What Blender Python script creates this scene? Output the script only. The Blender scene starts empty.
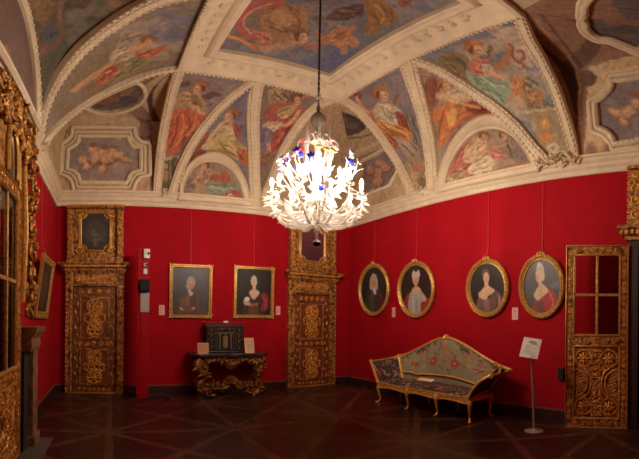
import bpy, math, random
import numpy as np
from mathutils import Vector, Matrix
random.seed(7); RNG = np.random.default_rng(7)
PI = math.pi
SC = bpy.context.scene
COL = SC.collection

# ------------------------------------------------------------------ camera, world, exposure
EYE = np.array([0.0, 0.0, 1.6])
FPX, YAW, ROLL, HOR = 392.0, (319.5 - 110.0) / 392.0, 0.011, 321.3
cd = bpy.data.cameras.new('camera'); cam = bpy.data.objects.new('camera', cd); COL.objects.link(cam)
cd.type = 'PANO'; cd.panorama_type = 'EQUIRECTANGULAR'
cd.longitude_min, cd.longitude_max = -319.5 / FPX, 319.5 / FPX
cd.latitude_min, cd.latitude_max = -(459 - HOR) / FPX, HOR / FPX
RM = Matrix.Rotation(-YAW, 3, 'Z') @ Matrix.Rotation(PI / 2, 3, 'X') @ Matrix.Rotation(ROLL, 3, 'Z')
cam.matrix_world = Matrix.Translation(EYE) @ RM.to_4x4()
SC.camera = cam
R = np.array(RM)
w = bpy.data.worlds.new('world'); SC.world = w; w.use_nodes = True
w.node_tree.nodes['Background'].inputs[0].default_value = (1, .8, .6, 1)
w.node_tree.nodes['Background'].inputs[1].default_value = 0.02
SC.view_settings.view_transform = 'Standard'; SC.view_settings.look = 'None'
SC.view_settings.gamma = 1; SC.view_settings.use_curve_mapping = False
SC.view_settings.exposure = 0.62
BULB = 420.0            # radiance of a chandelier bulb
BULB_COL = (1.0, .84, .71)

def ray(px, py):
    lo = (px - 319.5) / FPX; la = (HOR - py) / FPX
    return R @ np.array([math.sin(lo) * math.cos(la), math.sin(la), -math.cos(lo) * math.cos(la)])
def project(P):
    d = (np.asarray(P, float) - EYE) @ R
    n = np.linalg.norm(d, axis=-1)
    return np.stack([319.5 + FPX * np.arctan2(d[..., 0], -d[..., 2]), HOR - FPX * np.arcsin(d[..., 1] / n)], -1)
def at_y(px, py, Y): d = ray(px, py); return EYE + d * (Y / d[1])
def at_x(px, py, X): d = ray(px, py); return EYE + d * (X / d[0])
def at_z(px, py, Z): d = ray(px, py); return EYE + d * ((Z - EYE[2]) / d[2])

# ------------------------------------------------------------------ room numbers (metres)
XL, XR, YB, YF = -1.19, 5.88, 8.42, -0.30
ZC, ZF = 4.40, 6.42                   # cornice top, outer lip of the ceiling frame
FX0, FX1, FY0, FY1 = 1.10, 4.08, 2.45, 6.31   # outer rectangle of the ceiling frame

# ------------------------------------------------------------------ materials
def s2l(c):
    c = np.asarray(c, float) / 255.0
    return np.where(c <= .04045, c / 12.92, ((c + .055) / 1.055) ** 2.4)
MATS = {}
def mat(name, rgb, rough=.6, metal=0.0, noise=0.0, nscale=8.0, bump=0.0, bscale=30.0, rgb2=None, kind='noise', **kw):
    if name in MATS: return MATS[name]
    m = bpy.data.materials.new(name); m.use_nodes = True; MATS[name] = m
    nt = m.node_tree; b = nt.nodes['Principled BSDF']
    c = (*[float(x) for x in s2l(rgb)], 1)
    b.inputs['Base Color'].default_value = c
    b.inputs['Roughness'].default_value = rough; b.inputs['Metallic'].default_value = metal
    for k, v in kw.items(): b.inputs[k.replace('_', ' ')].default_value = v
    tc = nt.nodes.new('ShaderNodeTexCoord')
    if noise:
        n = nt.nodes.new('ShaderNodeTexNoise'); n.inputs['Scale'].default_value = nscale; n.inputs['Detail'].default_value = 5
        nt.links.new(tc.outputs['Object'], n.inputs['Vector'])
        r = nt.nodes.new('ShaderNodeValToRGB')
        c2 = tuple(float(x) for x in s2l(rgb2)) if rgb2 is not None else tuple(x * (1 - noise) for x in c[:3])
        r.color_ramp.elements[0].position = .35; r.color_ramp.elements[1].position = .65
        r.color_ramp.elements[0].color = (*c2, 1); r.color_ramp.elements[1].color = c
        nt.links.new(n.outputs['Fac'], r.inputs['Fac']); nt.links.new(r.outputs['Color'], b.inputs['Base Color'])
    if bump:
        n2 = nt.nodes.new('ShaderNodeTexNoise' if kind == 'noise' else 'ShaderNodeTexVoronoi')
        n2.inputs['Scale'].default_value = bscale
        nt.links.new(tc.outputs['Object'], n2.inputs['Vector'])
        bp = nt.nodes.new('ShaderNodeBump'); bp.inputs['Strength'].default_value = bump; bp.inputs['Distance'].default_value = .02
        nt.links.new(n2.outputs[0], bp.inputs['Height']); nt.links.new(bp.outputs[0], b.inputs['Normal'])
    return m
def paint_mat(name, rough=.75, mottle=.18, scale=14.0, coat=0.0):
    if name in MATS: return MATS[name]
    m = bpy.data.materials.new(name); m.use_nodes = True; MATS[name] = m
    nt = m.node_tree; b = nt.nodes['Principled BSDF']; b.inputs['Roughness'].default_value = rough
    a = nt.nodes.new('ShaderNodeAttribute'); a.attribute_name = 'paint'
    tc = nt.nodes.new('ShaderNodeTexCoord'); n = nt.nodes.new('ShaderNodeTexNoise')
    n.inputs['Scale'].default_value = scale; n.inputs['Detail'].default_value = 6
    nt.links.new(tc.outputs['Object'], n.inputs['Vector'])
    r = nt.nodes.new('ShaderNodeValToRGB')
    r.color_ramp.elements[0].position = .3; r.color_ramp.elements[1].position = .7
    r.color_ramp.elements[0].color = (1 - mottle * 1.6,) * 3 + (1,); r.color_ramp.elements[1].color = (1 + mottle * .4,) * 3 + (1,)
    mx = nt.nodes.new('ShaderNodeMix'); mx.data_type = 'RGBA'; mx.blend_type = 'MULTIPLY'; mx.inputs[0].default_value = 1
    nt.links.new(n.outputs['Fac'], r.inputs['Fac'])
    nt.links.new(a.outputs['Color'], mx.inputs[6]); nt.links.new(r.outputs['Color'], mx.inputs[7])
    nt.links.new(mx.outputs[2], b.inputs['Base Color'])
    b.inputs['Coat Weight'].default_value = coat
    return m
M_FRESCO = paint_mat('fresco_paint'); M_OIL = paint_mat('oil_paint', .45, .12, 30)
M_PLASTER = mat('cream_stucco', (230, 210, 174), .7, noise=.12, nscale=5, bump=.25, bscale=40)
M_PLASTER2 = mat('tan_stucco_ground', (196, 172, 132), .75, noise=.2, nscale=4)  # plain stucco in a deeper tan than the mouldings
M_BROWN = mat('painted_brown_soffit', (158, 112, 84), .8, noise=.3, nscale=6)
M_RED = mat('red_damask', (170, 2, 20), .85, noise=.10, nscale=3, Specular_IOR_Level=.22)
M_REDP = mat('red_painted_board', (164, 2, 18), .6, Specular_IOR_Level=.2)
M_GOLD = mat('gilded_wood', (244, 178, 78), .36, .4, noise=.6, nscale=22, bump=.5, bscale=70, rgb2=(170, 106, 36))
M_GOLDF = mat('gilded_frame', (232, 180, 96), .34, .45, noise=.5, nscale=30, bump=.25, bscale=90)
M_GOLDD = mat('dark_gilded_wood', (212, 150, 76), .42, .35, noise=.65, nscale=14, bump=.4, bscale=60, rgb2=(82, 46, 16))
M_GOLDA = mat('antique_gilt', (222, 158, 70), .3, .55, noise=.7, nscale=26, bump=.8, bscale=50, rgb2=(70, 38, 14))
M_GOLDC = mat('shadow_toned_gilt', (176, 116, 48), .4, .5, noise=.7, nscale=16, bump=.4, bscale=60, rgb2=(70, 40, 16))  # console table's gilt, its colour darkened to stand in for shadow
M_GOLDW = mat('worn_gilt_settee', (240, 178, 84), .4, .35, noise=.3, nscale=18)
M_WOOD = mat('carved_walnut', (140, 84, 42), .42, .2, noise=.5, nscale=9, bump=.3, bscale=50)
M_REDWOOD = mat('reddish_door_wood', (140, 66, 34), .45, .2, noise=.4, nscale=8)
M_DARK = mat('dark_walnut', (52, 30, 18), .45, noise=.4, nscale=10)
M_BLACK = mat('black_ebony', (20, 17, 15), .35)
M_BLACKC = mat('black_cloth', (22, 20, 20), .85)
M_WHITE = mat('white_plastic', (225, 220, 210), .5)
M_GREY = mat('grey_panel', (172, 160, 152), .5)
M_PAPER = mat('paper_card', (232, 206, 168), .8)
M_PINK = mat('pale_caption_card', (236, 188, 176), .8)
M_STEEL = mat('satin_steel', (190, 180, 170), .35, .6)
M_MARBLE = mat('veined_marble', (164, 122, 92), .35, noise=.5, nscale=7, rgb2=(100, 66, 48))
M_SLAB = mat('grey_stone_slab', (98, 90, 80), .5, noise=.3, nscale=6)
M_TABLETOP = mat('dark_marble_top', (62, 54, 46), .3, noise=.5, nscale=14)
M_WIRE = mat('hanging_wire', (190, 70, 60), .5)
M_CHAIN = mat('iron_chain', (70, 46, 34), .5, .6)
M_BASE = mat('dark_baseboard', (64, 30, 22), .4, noise=.3, nscale=5)
M_BASEL = mat('baseboard_lip', (120, 78, 58), .4)
M_MIRROR = mat('dim_mirror_glass', (120, 110, 96), .12, .9, noise=.4, nscale=5)
M_MGLASS = mat('milk_glass', (246, 240, 228), .12, noise=.05, Transmission_Weight=.7, IOR=1.35)
M_CGLASS = mat('clear_glass', (240, 240, 236), .08, Transmission_Weight=.8, IOR=1.3)
M_BLUEG = mat('blue_glass', (40, 50, 190), .12, Transmission_Weight=.2)
M_LBLUE = mat('pale_blue_glass', (150, 165, 225), .2, Transmission_Weight=.2)
M_PINKG = mat('pink_glass', (226, 150, 130), .2, Transmission_Weight=.2)
M_REDG = mat('ruby_glass', (150, 30, 26), .15)
M_YELG = mat('amber_glass', (226, 190, 80), .15)

def emit_mat(name, col, s):
    m = bpy.data.materials.new(name); m.use_nodes = True; MATS[name] = m
    b = m.node_tree.nodes['Principled BSDF']
    b.inputs['Base Color'].default_value = (1, 1, 1, 1)
    b.inputs['Emission Color'].default_value = (*col, 1); b.inputs['Emission Strength'].default_value = s
    return m
M_BULB = emit_mat('lit_bulb', BULB_COL, BULB)
def pane_mat():
    m = bpy.data.materials.new('window_pane'); m.use_nodes = True; nt = m.node_tree
    nt.nodes.remove(nt.nodes['Principled BSDF']); out = nt.nodes['Material Output']
    t = nt.nodes.new('ShaderNodeBsdfTransparent'); t.inputs[0].default_value = (.86, .82, .80, 1)
    g = nt.nodes.new('ShaderNodeBsdfGlossy'); g.inputs['Roughness'].default_value = .03
    f = nt.nodes.new('ShaderNodeFresnel'); f.inputs[0].default_value = 1.6
    bp = nt.nodes.new('ShaderNodeBump'); n = nt.nodes.new('ShaderNodeTexNoise'); n.inputs['Scale'].default_value = 7
    bp.inputs['Strength'].default_value = .12; nt.links.new(n.outputs[0], bp.inputs['Height']); nt.links.new(bp.outputs[0], g.inputs['Normal'])
    mx = nt.nodes.new('ShaderNodeMixShader')
    nt.links.new(f.outputs[0], mx.inputs[0]); nt.links.new(t.outputs[0], mx.inputs[1]); nt.links.new(g.outputs[0], mx.inputs[2])
    nt.links.new(mx.outputs[0], out.inputs[0]); return m
M_PANE = pane_mat()
def floor_mat():
    m = bpy.data.materials.new('dark_parquet'); m.use_nodes = True; nt = m.node_tree; b = nt.nodes['Principled BSDF']
    tc = nt.nodes.new('ShaderNodeTexCoord')
    def brick(rot, scale, bw, rh, ms, off):
        mp = nt.nodes.new('ShaderNodeMapping'); mp.inputs['Rotation'].default_value = (0, 0, rot)
        nt.links.new(tc.outputs['Object'], mp.inputs['Vector'])
        k = nt.nodes.new('ShaderNodeTexBrick'); k.offset = off
        k.inputs['Scale'].default_value = scale; k.inputs['Brick Width'].default_value = bw; k.inputs['Row Height'].default_value = rh
        k.inputs['Mortar Size'].default_value = ms; k.inputs['Mortar Smooth'].default_value = .0
        nt.links.new(mp.outputs[0], k.inputs['Vector']); return k
    k1 = brick(0.0, 1, 1.8, 1.8, .05, 0); k2 = brick(PI / 4, 1, 1.273, 1.273, .05, 0); k3 = brick(PI / 4, 1, .9, .11, .004, .5)
    for k, a, c in ((k1, (58, 36, 29), (50, 31, 25)), (k2, (56, 34, 28), (48, 29, 23))):
        k.inputs['Color1'].default_value = (*s2l(a), 1); k.inputs['Color2'].default_value = (*s2l(c), 1)
        k.inputs['Mortar'].default_value = (*s2l((92, 59, 44)), 1)
    k3.inputs['Color1'].default_value = (1, 1, 1, 1); k3.inputs['Color2'].default_value = (.6, .6, .6, 1); k3.inputs['Mortar'].default_value = (.35, .35, .35, 1)
    m1 = nt.nodes.new('ShaderNodeMix'); m1.data_type = 'RGBA'; m1.blend_type = 'LIGHTEN'; m1.inputs[0].default_value = 1
    nt.links.new(k1.outputs[0], m1.inputs[6]); nt.links.new(k2.outputs[0], m1.inputs[7])
    m2 = nt.nodes.new('ShaderNodeMix'); m2.data_type = 'RGBA'; m2.blend_type = 'MULTIPLY'; m2.inputs[0].default_value = .8
    nt.links.new(m1.outputs[2], m2.inputs[6]); nt.links.new(k3.outputs[0], m2.inputs[7])
    nt.links.new(m2.outputs[2], b.inputs['Base Color'])
    n = nt.nodes.new('ShaderNodeTexNoise'); n.inputs['Scale'].default_value = 3
    mr = nt.nodes.new('ShaderNodeMapRange'); mr.inputs['To Min'].default_value = .2; mr.inputs['To Max'].default_value = .42
    nt.links.new(tc.outputs['Object'], n.inputs['Vector']); nt.links.new(n.outputs[0], mr.inputs[0]); nt.links.new(mr.outputs[0], b.inputs['Roughness'])
    b.inputs['Specular IOR Level'].default_value = .35
    return m
M_FLOOR = floor_mat()
def fabric_mat(name, base, cols, scale):
    m = bpy.data.materials.new(name); m.use_nodes = True; nt = m.node_tree; b = nt.nodes['Principled BSDF']; b.inputs['Roughness'].default_value = .85
    tc = nt.nodes.new('ShaderNodeTexCoord'); last = None
    rgb = nt.nodes.new('ShaderNodeRGB'); rgb.outputs[0].default_value = (*s2l(base), 1); last = rgb.outputs[0]
    for i, (c, sc, thr) in enumerate(cols):
        mp = nt.nodes.new('ShaderNodeMapping'); mp.inputs['Location'].default_value = (i * 3.3, i * 1.7, i * 2.1)
        n0 = nt.nodes.new('ShaderNodeTexNoise'); n0.inputs['Scale'].default_value = sc * 1.0; n0.inputs['Detail'].default_value = 3; n0.inputs['Distortion'].default_value = 1.2
        nt.links.new(tc.outputs['Object'], mp.inputs[0]); nt.links.new(mp.outputs[0], n0.inputs['Vector'])
        r = nt.nodes.new('ShaderNodeValToRGB'); r.color_ramp.elements[0].position = thr; r.color_ramp.elements[1].position = thr + .04
        nt.links.new(n0.outputs[0], r.inputs[0])
        mx = nt.nodes.new('ShaderNodeMix'); mx.data_type = 'RGBA'; nt.links.new(r.outputs[0], mx.inputs[0])
        nt.links.new(last, mx.inputs[6]); mx.inputs[7].default_value = (*s2l(c), 1); last = mx.outputs[2]
    nt.links.new(last, b.inputs['Base Color']); return m
M_SEAT = fabric_mat('floral_dark_tapestry', (52, 48, 40), [((150, 128, 96), 9, .57), ((170, 52, 44), 11, .58), ((196, 150, 112), 17, .64)], 9)

# ------------------------------------------------------------------ mesh helpers
def empty(name, loc=(0, 0, 0), rz=0.0, parent=None):
    o = bpy.data.objects.new(name, None); COL.objects.link(o); o.empty_display_size = .1
    o.location = loc; o.rotation_euler = (0, 0, rz)
    if parent: o.parent = parent
    return o
def tag(o, label=None, cat=None, group=None, kind=None):
    if label: o['label'] = label
    if cat: o['category'] = cat
    if group: o['group'] = group
    if kind: o['kind'] = kind
    return o
def frames(P, closed=False):
    P = np.asarray(P, float); n = len(P)
    T = np.zeros_like(P)
    for i in range(n):
        a = P[(i - 1) % n] if closed or i > 0 else P[i]; b = P[(i + 1) % n] if closed or i < n - 1 else P[i]
        t = b - a; T[i] = t / (np.linalg.norm(t) + 1e-9)
    up = np.array([0, 0, 1.]) if abs(T[0][2]) < .8 else np.array([0, 1., 0])
    N = np.zeros_like(P); u = up
    for i in range(n):
        v = u - T[i] * (u @ T[i]); l = np.linalg.norm(v)
        if l < 1e-5: v = np.cross(T[i], [1., 0, 0]); l = np.linalg.norm(v)
        N[i] = v / l; u = N[i]
    return T, N, np.cross(T, N)
class MB:
    def __init__(s): s.v = []; s.f = []
    def add(s, V, F):
        o = len(s.v); s.v.extend([tuple(map(float, p)) for p in V]); s.f.extend([tuple(i + o for i in f) for f in F]); return s
    def box(s, x0, x1, y0, y1, z0, z1):
        V = [(x0, y0, z0), (x1, y0, z0), (x1, y1, z0), (x0, y1, z0), (x0, y0, z1), (x1, y0, z1), (x1, y1, z1), (x0, y1, z1)]
        return s.add(V, [(0, 3, 2, 1), (4, 5, 6, 7), (0, 1, 5, 4), (1, 2, 6, 5), (2, 3, 7, 6), (3, 0, 4, 7)])
    def grid(s, P, closed_u=False, keep=None):
        nu, nv = P.shape[:2]; F = []
        for i in range(nu if closed_u else nu - 1):
            for j in range(nv - 1):
                k = (i + 1) % nu
                F.append((i * nv + j, k * nv + j, k * nv + j + 1, i * nv + j + 1))
        return s.add(P.reshape(-1, 3), F)
    def tube(s, P, r, n=6, closed=False, flat=1.0):
        P = np.asarray(P, float); T, N, B = frames(P, closed)
        r = np.broadcast_to(np.asarray(r, float), (len(P),)) if np.ndim(r) == 0 or len(r) == len(P) else np.interp(np.linspace(0, 1, len(P)), np.linspace(0, 1, len(r)), r)
        a = np.arange(n) * 2 * PI / n
        V = P[:, None] + r[:, None, None] * (np.cos(a)[None, :, None] * N[:, None] + flat * np.sin(a)[None, :, None] * B[:, None])
        m = len(P); F = []
        for i in range(m if closed else m - 1):
            k = (i + 1) % m
            for j in range(n): F.append((i * n + j, i * n + (j + 1) % n, k * n + (j + 1) % n, k * n + j))
        if not closed: F += [tuple(range(n - 1, -1, -1)), tuple((m - 1) * n + j for j in range(n))]
        return s.add(V.reshape(-1, 3), F)
    def lathe(s, prof, c=(0, 0, 0), n=20):
        a = np.arange(n) * 2 * PI / n; V = []; F = []
        for r, z in prof:
            for t in a: V.append((c[0] + r * math.cos(t), c[1] + r * math.sin(t), c[2] + z))
        m = len(prof)
        for i in range(m - 1):
            for j in range(n): F.append((i * n + j, i * n + (j + 1) % n, (i + 1) * n + (j + 1) % n, (i + 1) * n + j))
        F += [tuple(range(n - 1, -1, -1)), tuple((m - 1) * n + j for j in range(n))]
        return s.add(V, F)
    def ell(s, c, r, nu=8, nv=5, M=None):
        r = (r, r, r) if np.ndim(r) == 0 else r
        V = [(0, 0, -1)]; F = []
        for i in range(1, nv):
            p = -PI / 2 + PI * i / nv
            for j in range(nu): V.append((math.cos(p) * math.cos(2 * PI * j / nu), math.cos(p) * math.sin(2 * PI * j / nu), math.sin(p)))
        V.append((0, 0, 1)); V = np.array(V) * np.array(r)
        if M is not None: V = V @ np.array(M).T
        V = V + np.array(c); L = len(V) - 1
        for j in range(nu):
            k = (j + 1) % nu; F.append((0, 1 + k, 1 + j)); F.append((L, L - nu + j, L - nu + k))
            for i in range(nv - 2): F.append((1 + i * nu + j, 1 + i * nu + k, 1 + (i + 1) * nu + k, 1 + (i + 1) * nu + j))
        return s.add(V, F)
    def prism(s, poly, y0, y1):           # outline in x-z, depth along y (y0 is the front)
        n = len(poly); V = [(x, y0, z) for x, z in poly] + [(x, y1, z) for x, z in poly]
        F = [tuple(range(n)), tuple(range(2 * n - 1, n - 1, -1))] + [(i, i + n, (i + 1) % n + n, (i + 1) % n) for i in range(n)]
        return s.add(V, F)
    def ring(s, outer, inner, y0, y1, yi=None):   # flat ring between two closed outlines with the same count (x-z)
        n = len(outer); yi = y0 if yi is None else yi
        V = [(x, y0, z) for x, z in outer] + [(x, yi, z) for x, z in inner] + [(x, y1, z) for x, z in outer] + [(x, y1, z) for x, z in inner]
        F = []
        for i in range(n):
            k = (i + 1) % n
            F += [(i, k, n + k, n + i), (n + i, n + k, 3 * n + k, 3 * n + i), (2 * n + i, 2 * n + k, k, i), (3 * n + i, 3 * n + k, 2 * n + k, 2 * n + i)]
        return s.add(V, F)
    def xf(s, M):
        s.v = [tuple(M @ Vector(p)) for p in s.v]; return s
    def build(s, name, m, parent=None, smooth=True, bevel=0.0, loc=None):
        me = bpy.data.meshes.new(name); me.from_pydata(s.v, [], s.f); me.update()
        o = bpy.data.objects.new(name, me); COL.objects.link(o); me.materials.append(m)
        if smooth:
            me.polygons.foreach_set('use_smooth', [True] * len(me.polygons))
            if hasattr(me, 'set_sharp_from_angle'): me.set_sharp_from_angle(angle=math.radians(42))
        if bevel:
            b = o.modifiers.new('bevel', 'BEVEL'); b.width = bevel; b.segments = 2; b.limit_method = 'ANGLE'
        if parent: o.parent = parent
        if loc is not None: o.location = loc
        return o
def catmull(P, n=40, closed=False):
    P = np.asarray(P, float); m = len(P)
    idx = (lambda i: P[i % m]) if closed else (lambda i: P[min(max(i, 0), m - 1)])
    segs = m if closed else m - 1; out = []
    ts = np.linspace(0, segs, n, endpoint=not closed)
    for t in ts:
        i = min(int(t), segs - 1); u = t - i; a, b, c, d = idx(i - 1), idx(i), idx(i + 1), idx(i + 2)
        out.append(.5 * (2 * b + (c - a) * u + (2 * a - 5 * b + 4 * c - d) * u * u + (3 * b - a - 3 * c + d) * u ** 3))
    return np.array(out)
def resample(P, n):
    P = np.asarray(P, float); d = np.r_[0, np.cumsum(np.linalg.norm(np.diff(P, axis=0), axis=1))]
    t = np.linspace(0, d[-1], n); return np.stack([np.interp(t, d, P[:, k]) for k in range(P.shape[1])], 1)

# ------------------------------------------------------------------ painting on real surfaces (colours stored on the vertices)
FRESCO = np.array([1.20, 1.13, 0.98])      # the lime plaster's warm ground shows through every colour
def fresco_tone(c):
    l = (c @ np.array([.3, .55, .15]))[..., None]; return (l + .80 * (c - l)) * FRESCO
def vnoise(nu, nv, cu, cv, rng):
    g = rng.normal(0, 1, (max(2, int(nu / cu) + 2), max(2, int(nv / cv) + 2))); x, y = np.linspace(0, g.shape[0] - 1.001, nu), np.linspace(0, g.shape[1] - 1.001, nv)
    i, j = x.astype(int), y.astype(int); a, b = x - i, y - j; a, b = (a * a * (3 - 2 * a))[:, None], (b * b * (3 - 2 * b))[None]
    return (1 - a) * (1 - b) * g[np.ix_(i, j)] + a * (1 - b) * g[np.ix_(i + 1, j)] + (1 - a) * b * g[np.ix_(i, j + 1)] + a * b * g[np.ix_(i + 1, j + 1)]
class Surf:
    """A parametric sheet P[i, j]; strokes are traced from the photograph's figures and laid down in the sheet's own (i, j)."""
    def __init__(s, P, base):
        s.P = P; s.nu, s.nv = P.shape[:2]; s.c = np.zeros((s.nu, s.nv, 3)); s.c[:] = s2l(base)
        s.px = project(P); s.I, s.J = np.meshgrid(np.arange(s.nu), np.arange(s.nv), indexing='ij'); s.brush(.7, 7, .11)
    def brush(s, amp, cells, mod):     # a loose hand: wavering edges and streaky density of pigment
        s.WI, s.WJ = amp * vnoise(s.nu, s.nv, cells, cells, RNG), amp * vnoise(s.nu, s.nv, cells, cells, RNG)
        m = .6 * vnoise(s.nu, s.nv, 3, 7, RNG) + .5 * vnoise(s.nu, s.nv, 7, 3, RNG) + .5 * vnoise(s.nu, s.nv, 14, 14, RNG); s.mod = np.clip(1 + mod * m, .5, 1.5)[..., None]
    def inv(s, x, y):
        d = (s.px[..., 0] - x) ** 2 + (s.px[..., 1] - y) ** 2
        i, j = np.unravel_index(np.argmin(d), d.shape)
        i0, i1, j0, j1 = max(i - 1, 0), min(i + 1, s.nu - 1), max(j - 1, 0), min(j + 1, s.nv - 1)
        a = (s.px[i1, j] - s.px[i0, j]) / (i1 - i0); b = (s.px[i, j1] - s.px[i, j0]) / (j1 - j0)
        A = np.array([[a[0], b[0]], [a[1], b[1]]]); e = np.array([x, y]) - s.px[i, j]
        if abs(np.linalg.det(A)) > 1e-6:
            q = np.clip(np.linalg.solve(A, e), -1, 1)
            return min(max(i + q[0], 0), s.nu - 1), min(max(j + q[1], 0), s.nv - 1)
        return float(i), float(j)
    def point(s, x, y):
        u, v = s.inv(x, y); i, j = min(int(u), s.nu - 2), min(int(v), s.nv - 2); a, b = u - i, v - j
        P = s.P; p = (1 - a) * (1 - b) * P[i, j] + a * (1 - b) * P[i + 1, j] + (1 - a) * b * P[i, j + 1] + a * b * P[i + 1, j + 1]
        n = np.cross(P[i + 1, j] - P[i, j], P[i, j + 1] - P[i, j]) + np.cross(P[i + 1, j + 1] - P[i, j + 1], P[i + 1, j + 1] - P[i + 1, j])
        n /= np.linalg.norm(n) + 1e-9
        if n @ (EYE + np.array([2, 3, 0]) - p) < 0: n = -n
        return p, n
    def _fill(s, col, pts, alpha=1.0):
        q = np.array([s.inv(*p) for p in pts]); x, y = q[:, 0], q[:, 1]
        i0, i1 = int(max(math.floor(x.min()), 0)), int(min(math.ceil(x.max()), s.nu - 1)); j0, j1 = int(max(math.floor(y.min()), 0)), int(min(math.ceil(y.max()), s.nv - 1))
        i0, i1, j0, j1 = max(i0 - 2, 0), min(i1 + 2, s.nu - 1), max(j0 - 2, 0), min(j1 + 2, s.nv - 1)
        I = (s.I + s.WI)[i0:i1 + 1, j0:j1 + 1] + 1e-4; J = (s.J + s.WJ)[i0:i1 + 1, j0:j1 + 1] + 1e-4; ins = np.zeros(I.shape, bool); n = len(q)
        for k in range(n):
            xa, ya, xb, yb = x[k], y[k], x[(k + 1) % n], y[(k + 1) % n]
            if ya == yb: continue
            c = ((ya > J) != (yb > J)) & (I < (xb - xa) * (J - ya) / (yb - ya) + xa); ins ^= c
        blk = s.c[i0:i1 + 1, j0:j1 + 1]; blk[ins] = blk[ins] * (1 - alpha) + s2l(col) * alpha
    def poly(s, col, pts, alpha=1.0, smooth=True):
        P = np.array(pts, float).reshape(-1, 2)
        if smooth: P = catmull(P, len(P) * 4, True)
        s._fill(col, P, alpha)
        if smooth and alpha > .65 and hasattr(s, 'px'): s.folds(col, P)
        return s
    def folds(s, col, P):
        """drapery and muscle drawn as curved dark and light strokes running along the shape"""
        x, y = P[:, 0], P[:, 1]; A = abs(np.sum(x * np.roll(y, 1) - y * np.roll(x, 1))) / 2
        if A < 18: return
        c = P.mean(0); ev, V = np.linalg.eigh(np.cov((P - c).T)); ax, bx = V[:, 1], V[:, 0]; la, lb = np.sqrt(ev[1]) * 1.5, np.sqrt(ev[0]) * 1.5; n = int(min(16, 3 + A / 16)); col = np.array(col, float)
        def inside(q):
            k = np.roll(np.arange(len(x)), -1); m = ((y > q[1]) != (y[k] > q[1])); t = np.where(m, x + (q[1] - y) * (x[k] - x) / np.where(m, y[k] - y, 1), -1e9); return np.sum(m & (q[0] < t)) % 2 == 1
        for i in range(n):
            o = ((i + .5) / n * 2 - 1) * lb + RNG.normal(0, lb * .1); a0, a1 = sorted(RNG.uniform(-1, 1, 2) * la); bow = RNG.normal(0, .22) * la
            if a1 - a0 < la * .5: a0, a1 = a0 - la * .3, a1 + la * .3
            pts = [c + ax * (a0 + (a1 - a0) * t) + bx * (o + bow * math.sin(PI * t)) for t in np.linspace(0, 1, 7)]; pts = [q for q in pts if inside(q)]
            if len(pts) >= 3: s.stroke(tuple(np.clip(col * (.58, .72, 1.26)[i % 3] + (0, 0, 0), 0, 245)), [.5, 1.5, .6], pts, .75)
    def ell(s, col, cx, cy, rx, ry, ang=0, alpha=1.0):
        t = np.arange(18) * 2 * PI / 18; c, n = math.cos(math.radians(ang)), math.sin(math.radians(ang))
        s._fill(col, [(cx + rx * math.cos(a) * c - ry * math.sin(a) * n, cy + rx * math.cos(a) * n + ry * math.sin(a) * c) for a in t], alpha); return s
    def stroke(s, col, wd, pts, alpha=1.0):
        P = np.array(pts, float).reshape(-1, 2)
        P = catmull(P, max(8, 5 * len(P)))
        wv = np.interp(np.linspace(0, 1, len(P)), np.linspace(0, 1, len(wd)), wd) if np.ndim(wd) else np.full(len(P), wd)
        T = np.gradient(P, axis=0); T /= np.linalg.norm(T, axis=1)[:, None] + 1e-9; N = np.stack([-T[:, 1], T[:, 0]], 1) * wv[:, None] / 2
        s._fill(col, np.r_[P + N, (P - N)[::-1]], alpha); return s
    def clouds(s, col, n, seed, size=(8, 20), alpha=.35, box=None):
        g = np.random.default_rng(seed); x0, y0, x1, y1 = box or (s.px[..., 0].min(), s.px[..., 1].min(), s.px[..., 0].max(), s.px[..., 1].max())
        for _ in range(n):
            r = g.uniform(*size); s.ell(col, g.uniform(x0, x1), g.uniform(y0, y1), r, r * g.uniform(.3, .6), g.uniform(-25, 25), alpha)
        return s
    def build(s, name, parent, m=None, blur=1):
        s.c = s.c * s.mod
        for _ in range(blur):
            c = np.pad(s.c, ((1, 1), (1, 1), (0, 0)), 'edge')
            s.c = .4 * c[1:-1, 1:-1] + .15 * (c[:-2, 1:-1] + c[2:, 1:-1] + c[1:-1, :-2] + c[1:-1, 2:])
        b = MB(); b.grid(s.P); o = b.build(name, m or M_FRESCO, parent)
        a = o.data.color_attributes.new('paint', 'FLOAT_COLOR', 'POINT')
        a.data.foreach_set('color', np.concatenate([np.clip(fresco_tone(s.c) if m is None else s.c, 0, .9), np.ones((s.nu, s.nv, 1))], -1).astype(np.float32).ravel())
        return o
class Canvas(Surf):
    """A flat painted sheet in normalised coordinates: (0, 0) top left, (1, 1) bottom right."""
    def __init__(s, P, base):
        s.P = P; s.nu, s.nv = P.shape[:2]; s.c = np.zeros((s.nu, s.nv, 3)); s.c[:] = s2l(base)
        s.I, s.J = np.meshgrid(np.arange(s.nu), np.arange(s.nv), indexing='ij'); s.brush(.3, 6, .07)
    def inv(s, x, y): return x * (s.nu - 1), y * (s.nv - 1)

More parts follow.
